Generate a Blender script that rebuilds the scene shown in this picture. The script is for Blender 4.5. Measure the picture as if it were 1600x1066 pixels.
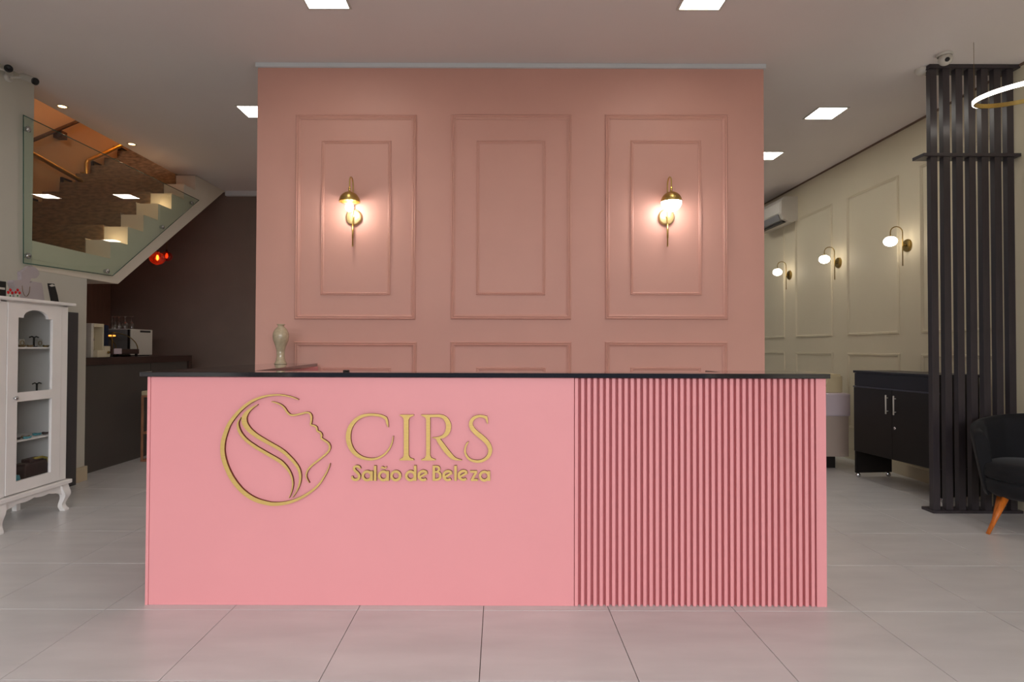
import bpy, bmesh, math, random
from mathutils import Vector, Matrix
random.seed(7)
PI = math.pi
SC = bpy.context.scene
COL = SC.collection
for o in list(bpy.data.objects):
    bpy.data.objects.remove(o)
# ------------------------------------------------------------------ camera
FPX = 925.0
CAMR = Matrix.Rotation(math.radians(90.9), 3, 'X') @ Matrix.Rotation(math.radians(.17), 3, 'Z')
CAMO = Vector((0, 0, 1.25))
cd = bpy.data.cameras.new('camera'); cam = bpy.data.objects.new('camera', cd); COL.objects.link(cam)
cam.matrix_world = Matrix.Translation(CAMO) @ CAMR.to_4x4()
cd.sensor_width = 36; cd.lens = FPX / 1600 * 36
cd.shift_x = 20 / 1600; cd.shift_y = -3.5 / 1600
cd.clip_start = .05; cd.clip_end = 60
SC.camera = cam
# ------------------------------------------------------------------ colour management, world, daylight
SC.view_settings.view_transform = 'Standard'; SC.view_settings.look = 'None'
SC.view_settings.gamma = 1; SC.view_settings.use_curve_mapping = False
SC.view_settings.exposure = 0.0
W = bpy.data.worlds.new('world'); SC.world = W; W.use_nodes = True
W.node_tree.nodes['Background'].inputs[0].default_value = (.75, .85, 1, 1)
W.node_tree.nodes['Background'].inputs[1].default_value = .3
PANEL_E = 20.0      # ceiling led panels
def area(name, loc, rot, sx, sy, power, col):
    l = bpy.data.lights.new(name, 'AREA'); l.shape = 'RECTANGLE'; l.size = sx; l.size_y = sy
    l.energy = power; l.color = col
    o = bpy.data.objects.new(name, l); o.location = loc; o.rotation_euler = rot; COL.objects.link(o); return o
area('daylight', (1.4, -7.0, 4.3), (math.radians(68), 0, 0), 10, 4.2, 2100, (.95, .96, 1.0))
bpy.data.lights['daylight'].spread = math.radians(180)
def point(name, loc, power, col, r=.03, kind='POINT', **k):
    l = bpy.data.lights.new(name, kind); l.energy = power; l.color = col; l.shadow_soft_size = r
    for a, b in k.items(): setattr(l, a, b)
    o = bpy.data.objects.new(name, l); o.location = loc; COL.objects.link(o); return o

def at(px, py, Y):
    d = CAMR @ Vector(((px - 780) / FPX, -(py - 529.5) / FPX, -1))
    return CAMO + d * (Y / d.y)
def fl(px, py, z=0):
    d = CAMR @ Vector(((px - 780) / FPX, -(py - 529.5) / FPX, -1))
    return CAMO + d * ((z - 1.25) / d.z)
def atx(px, py, X):
    d = CAMR @ Vector(((px - 780) / FPX, -(py - 529.5) / FPX, -1))
    return CAMO + d * (X / d.x)
# ------------------------------------------------------------------ materials
def lin(c):
    c = c / 255.0
    return c / 12.92 if c <= .04045 else ((c + .055) / 1.055) ** 2.4
def rgb(r, g, b): return (lin(r), lin(g), lin(b), 1)
MATS = {}
def mat(name, col, rough=.5, metal=0, var=.04, scale=6, stretch=(1, 1, 1), bump=0, emit=None, es=0, coat=0, spec=.5, trans=0, ior=1.45, alpha=None):
    m = bpy.data.materials.new(name); m.use_nodes = True; N = m.node_tree.nodes; L = m.node_tree.links
    b = N['Principled BSDF']
    b.inputs['Roughness'].default_value = rough; b.inputs['Metallic'].default_value = metal
    b.inputs['Base Color'].default_value = col
    b.inputs['Specular IOR Level'].default_value = spec
    b.inputs['Coat Weight'].default_value = coat; b.inputs['Coat Roughness'].default_value = .08
    b.inputs['Transmission Weight'].default_value = trans; b.inputs['IOR'].default_value = ior
    if emit:
        b.inputs['Emission Color'].default_value = emit; b.inputs['Emission Strength'].default_value = es
    if var or bump:
        tc = N.new('ShaderNodeTexCoord'); mp = N.new('ShaderNodeMapping'); mp.inputs['Scale'].default_value = stretch
        nz = N.new('ShaderNodeTexNoise'); nz.inputs['Scale'].default_value = scale; nz.inputs['Detail'].default_value = 5
        g = N.new('ShaderNodeNewGeometry')
        L.new(g.outputs['Position'], mp.inputs[0]); L.new(mp.outputs[0], nz.inputs['Vector'])
        if var:
            r = N.new('ShaderNodeValToRGB')
            r.color_ramp.elements[0].position = .3; r.color_ramp.elements[1].position = .7
            r.color_ramp.elements[0].color = tuple(max(0, c * (1 - var)) for c in col[:3]) + (1,)
            r.color_ramp.elements[1].color = tuple(min(1, c * (1 + var)) for c in col[:3]) + (1,)
            L.new(nz.outputs['Fac'], r.inputs[0]); L.new(r.outputs[0], b.inputs['Base Color'])
        if bump:
            bp = N.new('ShaderNodeBump'); bp.inputs['Strength'].default_value = bump; bp.inputs['Distance'].default_value = .002
            L.new(nz.outputs['Fac'], bp.inputs['Height']); L.new(bp.outputs[0], b.inputs['Normal'])
    MATS[name] = m
    return m
def thinglass(name, tint, refl=1.0, base=.0):
    m = bpy.data.materials.new(name); m.use_nodes = True; N = m.node_tree.nodes; L = m.node_tree.links
    N.remove(N['Principled BSDF']); out = N['Material Output']
    t = N.new('ShaderNodeBsdfTransparent'); t.inputs[0].default_value = tint
    g = N.new('ShaderNodeBsdfGlossy'); g.inputs['Roughness'].default_value = .0; g.inputs[0].default_value = (1, 1, 1, 1)
    f = N.new('ShaderNodeFresnel'); ge = N.new('ShaderNodeNewGeometry'); io = N.new('ShaderNodeMath'); io.operation = 'MULTIPLY_ADD'
    io.inputs[1].default_value = -.76; io.inputs[2].default_value = 1.45   # same reflectance from either side of the thin sheet
    L.new(ge.outputs['Backfacing'], io.inputs[0]); L.new(io.outputs[0], f.inputs[0])
    mx = N.new('ShaderNodeMixShader'); mu = N.new('ShaderNodeMath'); mu.operation = 'MULTIPLY_ADD'
    mu.inputs[1].default_value = refl; mu.inputs[2].default_value = base; mu.use_clamp = True
    L.new(f.outputs[0], mu.inputs[0]); L.new(mu.outputs[0], mx.inputs[0])
    L.new(t.outputs[0], mx.inputs[1]); L.new(g.outputs[0], mx.inputs[2]); L.new(mx.outputs[0], out.inputs[0])
    MATS[name] = m; return m
PINK = mat('pink_lacquer', rgb(229, 153, 156), .42, var=.015, scale=2)
PINKD = mat('pink_groove_shade', rgb(176, 98, 100), .6, var=.02)  # darker pink puts the shade between the ribs into the backing colour
PWALL = mat('pink_wall_paint', rgb(212, 160, 145), .5, var=.02, scale=3)
CREAM = mat('cream_wall_paint', rgb(214, 204, 178), .6, var=.02, scale=2)
CEIL = mat('ceiling_paint', rgb(226, 218, 214), .8, var=.015, scale=1.5)
WHITEW = mat('white_wall_paint', rgb(200, 196, 184), .6, var=.02, scale=2)
CURB = mat('stair_white', rgb(222, 212, 196), .5, var=.02)
CROWN = mat('crown_white', rgb(216, 220, 222), .5, var=.01)
BROWNW = mat('brown_wall_paint', rgb(128, 112, 102), .6, var=.05, scale=3)
BROWNP = mat('brown_panel', rgb(120, 92, 78), .5, var=.12, scale=4, stretch=(8, 8, 1))
STAIRW = mat('stairwell_paint', rgb(198, 168, 132), .6, var=.02)
GRAN = mat('brown_granite', rgb(128, 104, 78), .35, var=.45, scale=22, stretch=(.6, 1, 1.8), bump=.2)
FLOORM = mat('porcelain_tile', rgb(206, 204, 203), .3, var=.07, scale=3, stretch=(.7, 2.6, 1), bump=.02)
GROUT = mat('tile_grout', rgb(92, 84, 78), .8, var=.05)
STONE = mat('black_stone_top', rgb(22, 20, 28), .06, var=.2, scale=60, coat=.5)
GOLD = mat('gold_face', rgb(208, 176, 104), .5, .4, var=.06, scale=30, stretch=(1, 1, 6))
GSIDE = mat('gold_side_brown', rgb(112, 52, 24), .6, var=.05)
BRASS = mat('brushed_brass', rgb(196, 168, 100), .34, 1, var=.08, scale=40)
PLATEM = mat('satin_brass_plate', rgb(206, 182, 130), .5, .8, var=.02)
BRASSD = mat('aged_brass', rgb(150, 126, 74), .3, 1, var=.08, scale=40)
CHROME = mat('chrome', rgb(200, 200, 202), .15, 1, var=.03)
BLACKM = mat('black_metal', rgb(28, 26, 26), .4, var=.1)
SLAT = mat('charcoal_slat', rgb(58, 52, 55), .34, var=.1, scale=10, stretch=(6, 6, .6))
CABK = mat('black_melamine', rgb(30, 26, 24), .4, var=.12, scale=8)
CABK2 = mat('black_band', rgb(34, 32, 40), .35, var=.08)
WHITEL = mat('white_lacquer', rgb(240, 236, 232), .35, var=.02, scale=5)
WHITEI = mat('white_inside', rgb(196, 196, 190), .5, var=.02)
DGREY = mat('dark_grey_laminate', rgb(74, 70, 72), .45, var=.06, scale=4)
KGREY = mat('counter_charcoal', rgb(76, 70, 66), .35, var=.08, scale=2)
KTOP = mat('dark_wood_top', rgb(62, 42, 36), .35, var=.25, scale=6, stretch=(6, .6, 6))
VELVET = mat('black_velvet', rgb(10, 10, 15), .85, var=.3, scale=12)
MATS['black_velvet'].node_tree.nodes['Principled BSDF'].inputs['Sheen Weight'].default_value = .08
MATS['black_velvet'].node_tree.nodes['Principled BSDF'].inputs['Sheen Roughness'].default_value = .4
OAK = mat('orange_wood', rgb(205, 112, 38), .35, var=.2, scale=14, stretch=(6, 6, .6))
STOOLW = mat('tan_wood', rgb(160, 112, 84), .45, var=.15, scale=10)
LINEN = mat('cream_cushion', rgb(200, 186, 150), .8, var=.05)
LILAC = mat('lilac_sheet', rgb(200, 186, 192), .8, var=.05, scale=4)
BEDBASE = mat('grey_bed_cover', rgb(176, 160, 148), .8, var=.05, scale=4)
VASEM = mat('celadon_ceramic', rgb(190, 172, 142), .18, var=.12, scale=45, coat=.6)
PLASTW = mat('white_plastic', rgb(205, 200, 190), .35, var=.02)
PLASTC = mat('cream_plastic', rgb(214, 204, 176), .35, var=.02)
NAVY = mat('navy_plastic', rgb(22, 30, 56), .2, var=.1)
SILVER = mat('silver_panel', rgb(150, 150, 152), .4, .3, var=.03)
DARKGL = mat('dark_glass', rgb(120, 118, 118), .35, var=.03)
RED = mat('red_petals', rgb(190, 14, 20), .5, var=.1)
GREEN = mat('green_leaf', rgb(30, 120, 70), .5, var=.1)
TEAL = mat('teal_beads', rgb(60, 150, 165), .3, var=.2, scale=60)
DBROWN = mat('dark_brown_leather', rgb(66, 42, 40), .5, var=.3, scale=60)
YELLOW = mat('yellow_scarf', rgb(170, 150, 60), .6, var=.1)
SKINB = mat('bust_acrylic', rgb(176, 166, 168), .3, var=.02)
EARTH = mat('bronze_trinket', rgb(140, 112, 74), .35, .6, var=.2, scale=40)
GGLASS = thinglass('green_glass', (.83, .92, .86, 1), 1.3, .02)
WGLASS = thinglass('goblet_glass', (.80, .80, .80, 1), 1.5, .04)
GEDGE = mat('glass_edge', rgb(60, 96, 84), .1, var=.05)
CGLASS = thinglass('clear_glass', (.93, .95, .95, 1), 1.0)
REDGL = thinglass('red_lamp_glass', (.8, .09, .03, 1), 1.2, .02)
_n = REDGL.node_tree.nodes; _l = REDGL.node_tree.links
_t = _n.new('ShaderNodeBsdfTranslucent'); _t.inputs[0].default_value = (.85, .06, .02, 1); _m = _n.new('ShaderNodeMixShader'); _m.inputs[0].default_value = .07
_o = _n['Material Output'].inputs[0]; _s = _o.links[0].from_socket; _l.new(_s, _m.inputs[1]); _l.new(_t.outputs[0], _m.inputs[2]); _l.new(_m.outputs[0], _o)
LEDP = mat('led_diffuser', rgb(255, 255, 250), .5, var=0, emit=(1, .95, .86, 1), es=PANEL_E)
OPAL = mat('opal_globe', rgb(255, 250, 240), .4, var=0, emit=(1, .88, .72, 1), es=11)
OPALP = mat('opal_half_globe', rgb(255, 250, 240), .4, var=0, emit=(1, .95, .90, 1), es=24)
BULB = mat('bare_bulb', rgb(255, 250, 240), .4, var=0, emit=(1, .94, .87, 1), es=80)
SPOTE = mat('spot_lens', rgb(255, 240, 210), .4, var=0, emit=(1, .6, .25, 1), es=14)
FILA = mat('filament', rgb(255, 200, 100), .4, var=0, emit=(1, .45, .1, 1), es=30)
FILD = mat('dim_filament', rgb(255, 120, 40), .4, var=0, emit=(1, .2, .04, 1), es=4)
RINGE = mat('ring_led', rgb(255, 250, 240), .4, var=0, emit=(1, .94, .84, 1), es=10)
WARME = mat('warm_heater_lamp', rgb(255, 170, 60), .4, var=0, emit=(1, .35, .05, 1), es=2)

# ------------------------------------------------------------------ mesh helpers
def bm_new(): return bmesh.new()
def box(bm, x0, y0, z0, x1, y1, z1, bev=0, m=0):
    vs = [bm.verts.new((x, y, z)) for x in (x0, x1) for y in (y0, y1) for z in (z0, z1)]
    idx = [(0, 1, 3, 2), (4, 6, 7, 5), (0, 4, 5, 1), (2, 3, 7, 6), (0, 2, 6, 4), (1, 5, 7, 3)]
    fs = [bm.faces.new([vs[i] for i in f]) for f in idx]
    for f in fs: f.material_index = m
    if bev:
        es = set(e for f in fs for e in f.edges)
        bmesh.ops.bevel(bm, geom=list(es), offset=bev, segments=2, affect='EDGES', profile=.6)
    return vs
def prism(bm, pts, n, m=0, ms=None):
    """pts: 3d polygon, n: extrusion vector"""
    n = Vector(n)
    a = [bm.verts.new(p) for p in pts]; b = [bm.verts.new(Vector(p) + n) for p in pts]
    f1 = bm.faces.new(a); f2 = bm.faces.new(b[::-1]); f1.material_index = m; f2.material_index = m
    k = len(pts)
    for i in range(k):
        f = bm.faces.new((a[i], b[i], b[(i + 1) % k], a[(i + 1) % k])); f.material_index = m if ms is None else ms
    return a + b
def tube(bm, pts, r, seg=10, closed=False, m=0, cap=True):
    pts = [Vector(p) for p in pts]; n = len(pts)
    rr = r if isinstance(r, (list, tuple)) else [r] * n
    rings = []; ref = None
    for i, p in enumerate(pts):
        if closed: t = pts[(i + 1) % n] - pts[i - 1]
        else: t = pts[min(i + 1, n - 1)] - pts[max(i - 1, 0)]
        t.normalize()
        if ref is None:
            ref = Vector((0, 0, 1)) if abs(t.z) < .9 else Vector((1, 0, 0))
        u = (ref - t * ref.dot(t)).normalized(); v = t.cross(u); ref = u
        rings.append([bm.verts.new(p + (u * math.cos(2 * PI * k / seg) + v * math.sin(2 * PI * k / seg)) * rr[i]) for k in range(seg)])
    for i in range(n if closed else n - 1):
        a, b = rings[i], rings[(i + 1) % n]
        for k in range(seg):
            f = bm.faces.new((a[k], a[(k + 1) % seg], b[(k + 1) % seg], b[k])); f.smooth = True; f.material_index = m
    if not closed and cap:
        f = bm.faces.new(rings[0][::-1]); f.material_index = m; f = bm.faces.new(rings[-1]); f.material_index = m
def lathe(bm, prof, loc=(0, 0, 0), seg=28, axis=(0, 0, 1), m=0, smooth=True):
    """prof: (r, h) list"""
    q = Vector((0, 0, 1)).rotation_difference(Vector(axis)); loc = Vector(loc); rings = []
    for r, h in prof:
        if r < 1e-5: rings.append([bm.verts.new(loc + q @ Vector((0, 0, h)))])
        else: rings.append([bm.verts.new(loc + q @ Vector((r * math.cos(2 * PI * k / seg), r * math.sin(2 * PI * k / seg), h))) for k in range(seg)])
    for a, b in zip(rings, rings[1:]):
        for k in range(seg):
            k2 = (k + 1) % seg
            if len(a) == 1 and len(b) == 1: continue
            if len(a) == 1: vs = (a[0], b[k2], b[k])
            elif len(b) == 1: vs = (a[k], a[k2], b[0])
            else: vs = (a[k], a[k2], b[k2], b[k])
            f = bm.faces.new(vs); f.smooth = smooth; f.material_index = m
def ball(bm, c, r, sz=1, m=0, seg=20):
    n = 12
    lathe(bm, [(max(0, r * math.sin(PI * i / n)) if 0 < i < n else 0, -r * sz * math.cos(PI * i / n)) for i in range(n + 1)], c, seg, m=m)
def obj(name, bm, mats, parent=None, weld=False):
    bmesh.ops.recalc_face_normals(bm, faces=bm.faces)
    me = bpy.data.meshes.new(name); bm.to_mesh(me); bm.free()
    if not isinstance(mats, (list, tuple)): mats = [mats]
    for q in mats: me.materials.append(q)
    o = bpy.data.objects.new(name, me); COL.objects.link(o)
    if parent: put(o, parent)
    return o
def wmat(o):
    b = Matrix.Translation(o.location) @ o.rotation_euler.to_matrix().to_4x4()
    return b if o.parent is None else wmat(o.parent) @ o.matrix_parent_inverse @ b
def put(o, parent):
    m = wmat(parent).inverted(); o.parent = parent; o.matrix_parent_inverse = m
def bobj(name, b, m, parent=None, bev=0):
    bm = bm_new(); box(bm, *b, bev=bev); return obj(name, bm, m, parent)
def tag(o, label=None, cat=None, group=None, kind=None):
    if label: o['label'] = label
    if cat: o['category'] = cat
    if group: o['group'] = group
    if kind: o['kind'] = kind
    return o
def thing(name, loc, label, cat, group=None):
    e = bpy.data.objects.new(name, None); e.empty_display_size = .1; COL.objects.link(e); e.location = loc
    return tag(e, label, cat, group)
def struct(o): o['kind'] = 'structure'; return o
def setrot(root, ang):   # turn a finished thing about its base; children follow
    root.rotation_euler = (0, 0, ang)
def copytree(o, delta, parent=None):
    c = o.copy(); COL.objects.link(c)
    if parent is None: c.location = o.location + Vector(delta)
    else:
        mi = o.matrix_parent_inverse.copy(); c.parent = parent; c.matrix_parent_inverse = mi
    for ch in list(o.children): copytree(ch, delta, c)
    return c
MPROF = [(0, 0), (0, .007), (.006, .013), (.012, .008), (.018, .012), (.025, .006), (.030, .004), (.030, 0)]
def moulding(parent, o, u, n, u0, u1, z0, z1, m, k=1.0, name='panel_moulding'):
    """rectangular picture-frame moulding on a plane: origin o, direction u, normal n; outer size u0..u1, z0..z1"""
    o, u, n = Vector(o), Vector(u), Vector(n); bm = bm_new(); rings = []
    for cu, cz, su, sz in ((u0, z0, 1, 1), (u1, z0, -1, 1), (u1, z1, -1, -1), (u0, z1, 1, -1)):
        rings.append([bm.verts.new(o + u * (cu + su * a * k) + Vector((0, 0, cz + sz * a * k)) + n * (b * k)) for a, b in MPROF])
    for i in range(4):
        a, b = rings[i], rings[(i + 1) % 4]
        for j in range(len(MPROF) - 1): bm.faces.new((a[j], a[j + 1], b[j + 1], b[j]))
    return obj(name, bm, m, parent)
def cr(pts, n=5, closed=False):
    """catmull rom over tuples"""
    out = []; N_ = len(pts)
    rng = range(N_ if closed else N_ - 1)
    for i in rng:
        g = (lambda j: pts[j % N_]) if closed else (lambda j: pts[min(max(j, 0), N_ - 1)])
        p0, p1, p2, p3 = g(i - 1), g(i), g(i + 1), g(i + 2)
        for k in range(n):
            t = k / n
            out.append(tuple(.5 * ((2 * b) + (-a + c) * t + (2 * a - 5 * b + 4 * c - d) * t * t + (-a + 3 * b - 3 * c + d) * t ** 3) for a, b, c, d in zip(p0, p1, p2, p3)))
    if not closed: out.append(tuple(pts[-1]))
    return out

# ------------------------------------------------------------------ key dimensions
CH = 3.45                       # ceiling height
WY = 4.55                       # pink wall face
XL, XR = -3.88, 4.01            # side walls
BY = 16.0                       # far end of the salon
FY = -3.5
# ------------------------------------------------------------------ floor and its tiles
fo = bobj('floor', (-5.7, FY - .3, -.12, 4.4, BY, -.008), GROUT); struct(fo)
g0 = fl(748.75, 1065); g1 = fl(755.75, 956.2)
TX, TY, TS = g0.x, g0.y, .6
bm = bm_new(); box(bm, .0015, .0015, -.008, .5985, .5985, 0, bev=.0012)
me_src = obj('tile', bm, FLOORM, fo); tile_mesh = me_src.data; first = True
restb = bm_new()
i0 = int((-5.6 - TX) // TS); i1 = int((4.0 - TX) // TS) + 1
j0 = int((FY - TY) // TS); j1 = int((BY - TY) // TS)
cnt = 0
for j in range(j0, j1 + 1):
    for i in range(i0, i1 + 1):
        x, y = TX + i * TS, TY + j * TS
        xc, yc = x + .3, y + .3
        vis = 1.5 < yc < 8.6 and not (x > -1.7 and x + .6 < 1.5 and y > 3.0) and abs(xc) / max(yc, .1) < 1.0 and not (xc < -4.1 and yc < 8) and not (xc < -4.4)
        if xc > 0 and yc > 7.2: vis = False
        if y > 3.0 and -.60 < (x / y) and (x + .6) / (y + .0) < .55: vis = False
        if vis:
            if first: o = me_src; first = False
            else: o = bpy.data.objects.new('tile', tile_mesh); COL.objects.link(o); o.parent = fo
            o.location = (x, y, 0); cnt += 1
        else:
            box(restb, x + .0015, y + .0015, -.008, x + .5985, y + .5985, 0)
rt = obj('tile_field', restb, FLOORM, fo); rt['kind'] = 'stuff'
# ------------------------------------------------------------------ ceiling
bm = bm_new()
box(bm, -4.12, FY - .3, CH, 4.4, BY, CH + .25)
box(bm, -5.6, FY - .3, CH, -4.12, 3.9, CH + .25)
struct(obj('ceiling', bm, CEIL))
# ------------------------------------------------------------------ walls
bm = bm_new()
box(bm, -4.12, FY, 0, XL, 4.9, CH)
box(bm, -4.12, 4.9, 0, XL, 5.56, 1.89)
wl = struct(obj('wall_left', bm, WHITEW))
o = bobj('baseboard', (-4.14, 5.388, 0, XL + .018, 5.578, .135), mat('baseboard_beige', rgb(196, 180, 152), .5), wl, .003)
wr = struct(bobj('wall_right', (XR, FY, 0, XR + .3, BY, CH), CREAM))
struct(bobj('wall_back', (-5.6, BY, 0, 4.4, BY + .2, CH), WHITEW))
bm = bm_new()
box(bm, XL, FY - .15, 0, -3.3, FY, CH); box(bm, 3.3, FY - .15, 0, XR, FY, CH); box(bm, -3.3, FY - .15, 2.65, 3.3, FY, CH)
struct(obj('wall_front', bm, WHITEW))
# kitchen nook
bm = bm_new(); box(bm, -5.6, 8.35, 0, -2.9, 8.5, CH)
wk = struct(obj('wall_kitchen', bm, BROWNW))
struct(bobj('trim_2', (-3.86, 8.29, 3.385, -2.9, 8.35, CH), CROWN))
bm = bm_new(); prism(bm, [(-5.49, 5.0, 0), (-5.49, 8.35, 0), (-5.49, 8.35, 3.42), (-5.49, 6.02, 1.87), (-5.49, 5.0, 1.87)], (-.11, 0, 0))
struct(obj('wall_nook', bm, BROWNP))
struct(bobj('wall_nook_end', (-5.49, 5.4, 0, -4.12, 5.56, 1.89), WHITEW))
# stairwell shell
bm = bm_new(); prism(bm, [(-5.4, y, z) for y, z in ((3.9, 1.9), (6.0, 1.9), (8.36, 3.48), (12.5, 3.48), (12.5, 6.3), (3.9, 6.3))], (-.2, 0, 0))
sw = struct(obj('wall_stairwell', bm, STAIRW))
struct(bobj('wall_stairwell_front', (-5.4, 3.9, 1.89, -4.12, 4.0, 6.3), STAIRW))
struct(bobj('wall_stairwell_back', (-5.4, 12.4, CH + .25, -3.4, 12.5, 6.3), STAIRW))
struct(bobj('wall_stairwell_right', (-3.4, 3.9, CH + .25, -3.3, 12.5, 6.3), STAIRW))
struct(bobj('ceiling_stairwell', (-5.6, 3.9, 6.3, -3.3, 12.5, 6.4), STAIRW))
# pink partition
P1 = at(403, 105, WY); P2 = at(1193, 108, WY)
wp = struct(bobj('wall_middle', (P1.x, WY, 0, P2.x, WY + .18, CH - .001), PWALL))
crown_z = at(780, 107, WY).z
bm = bm_new(); box(bm, P1.x - .012, WY - .02, crown_z, P2.x + .012, WY + .2, CH - .002)
struct(obj('trim_1', bm, CROWN))
def rp(px0, px1, py0, py1, k=1.22):
    a = at(px0, py1, WY); b = at(px1, py0, WY)
    moulding(wp, (0, WY, 0), (1, 0, 0), (0, -1, 0), a.x, b.x, a.z, b.z, PWALL, k)
for a, b in ((460.5, 651), (704, 892.5), (945.5, 1136)):
    rp(a, b, 180, 499)
    lo = at(a, 534, WY); hi = at(b, 534, WY)
    moulding(wp, (0, WY, 0), (1, 0, 0), (0, -1, 0), lo.x, hi.x, .35, lo.z, PWALL, 1.22)
for a, b in ((501, 611.5), (744, 852.5), (985, 1095.5)):
    rp(a, b, 220, 461, .8)
    lo = at(a, 574, WY); hi = at(b, 574, WY)
    moulding(wp, (0, WY, 0), (1, 0, 0), (0, -1, 0), lo.x, hi.x, .55, lo.z, PWALL, .8)
# right wall panels
struct(bobj('trim_3', (XR - .012, FY, CH - .018, XR + .01, BY, CH - .0005), mat('painted_shadow_line', rgb(120, 98, 82), .8)))  # dark strip, shade of the wall-top groove put into its colour
for k in range(-1, 7):
    y0 = 4.735 + (k) * 1.188
    if y0 < 3.4: continue
    moulding(wr, (XR, 0, 0), (0, 1, 0), (-1, 0, 0), y0, y0 + .88, 1.405, 3.0, CREAM)
    moulding(wr, (XR, 0, 0), (0, 1, 0), (-1, 0, 0), y0, y0 + .88, .35, 1.205, CREAM)
struct(bobj('baseboard_right', (XR - .015, FY, 0, XR, BY, .12), CREAM, None, .003))

# ------------------------------------------------------------------ staircase
st = thing('staircase', (-4.64, 5.9, 1.89), 'white and brown granite staircase climbing to an upper floor behind glass guard', 'stairs')
Y0, DY, Z0, DZ = 5.885, .271, 2.13, .187
NS = 13
yk = [Y0 + DY * k for k in range(NS + 1)]
pts = [(4.0, 1.89), (6.01, 1.89), (8.27, 3.44), (8.27 + 1.9, 3.44 + 1.3), (8.27 + 1.9, Z0 + DZ * NS - .012)]
top = []
for k in range(NS):
    zt = Z0 + DZ * (k + 1)
    top += [(yk[k], Z0 + DZ * k), (yk[k], zt)]
body = [(4.0, 1.89), (6.01, 1.89), (8.27, 3.42), (10.0, 4.55), (10.0, Z0 + DZ * NS)]
poly = body + [(y, z) for y, z in reversed(top) if y <= 10.0] + [(4.0, Z0)]
bm = bm_new(); prism(bm, [(-5.4, y, z - .0) for y, z in poly], (1.28, 0, 0)); obj('stair_body', bm, CURB, st)
# visible outer curb, stops under the ceiling
ctop = []
for k in range(7):
    zt = min(Z0 + DZ * (k + 1), CH)
    ctop += [(yk[k], Z0 + DZ * k), (yk[k], zt)]
cpoly = [(4.901, 1.891), (6.01, 1.891), (8.27, 3.42), (8.35, CH)] + list(reversed(ctop)) + [(4.901, Z0)]
bm = bm_new(); prism(bm, [(-4.12, y, z) for y, z in cpoly], (.243, 0, 0)); obj('curb', bm, CURB, st)
for k in range(NS):
    zt = Z0 + DZ * (k + 1)
    bobj('riser', (-5.395, yk[k] - .014, Z0 + DZ * k + .004, -4.122, yk[k] - .001, zt + .018), GRAN, st, .002)
    if yk[k] < 10: bobj('tread', (-5.395, yk[k] - .012, zt + .0015, -4.122, yk[k] + DY - .016, zt + .017), GRAN, st, .002)
bobj('landing', (-5.395, 4.0, Z0 + .001, -4.122, Y0 - .016, Z0 + .02), GRAN, st)
# footlights on the stairwell wall
for n_, k in enumerate((3, 5, 7, 9)):
    f = tag(bobj('step_light', (-5.402, yk[k] + .0, Z0 + DZ * (k + 1) - .02, -5.37, yk[k] + .17, Z0 + DZ * (k + 1) + .085), BLACKM, None, .004),
            ['lowest black step light set in the stairwell wall', 'second black step light up the stairwell wall', 'third black step light up, beside the brass rail bend', 'highest black step light on the stairwell wall near the ceiling edge'][n_], 'light', 'step lights')
    bobj('brass_bar', (-5.371, yk[k] + .02, Z0 + DZ * (k + 1) + .03, -5.362, yk[k] + .15, Z0 + DZ * (k + 1) + .055), BRASSD, f)
# brass handrail
def p3(px, py, X): v = atx(px, py, X); return (v.x, v.y, v.z)
hr = thing('brass_handrail', (-5.33, 6.5, 3.4), 'polished brass handrail with an upright bend on the stairwell wall', 'handrail')
a = Vector(p3(47, 238, -5.32)); b = Vector(p3(135, 288, -5.32)); c = Vector(p3(135, 252, -5.32)); d = Vector(p3(186, 229, -5.32))
a0 = a + (a - b) * .7; d1 = d + (d - c) * 1.2
bm = bm_new(); tube(bm, [a0, a, b - (b - a).normalized() * .03, b + Vector((0, .012, .03)), c - Vector((0, 0, .03)), c + (d - c).normalized() * .03, d, d1], .026, 12); obj('rail', bm, BRASS, hr)
for q in (a, d, b + (c - b) * .5):
    bm = bm_new(); tube(bm, [q, q - Vector((.085, 0, 0))], .01, 8); obj('bracket', bm, BRASS, hr)
dk = thing('wooden_handrail', (-5.33, 6.5, 3.4), 'dark wooden handrail running up the orange-lit stairwell wall', 'handrail')
a = Vector(p3(47, 221, -5.33)); b = Vector(p3(121, 190, -5.33)); bm = bm_new(); tube(bm, [a - (b - a) * .8, a, b, b + (b - a) * 1.5], .022, 10); obj('rail', bm, KTOP, dk)
q = Vector(p3(97, 203, -5.33)); bm = bm_new(); box(bm, -5.402, q.y - .05, q.z - .11, -5.3, q.y + .05, q.z - .02, .006); obj('bracket', bm, KTOP, dk)
for q in (a - (b - a) * .7, b + (b - a) * 1.2):
    bm = bm_new(); tube(bm, [q, q - Vector((.075, 0, 0))], .01, 8); obj('bracket', bm, KTOP, dk)
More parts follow.
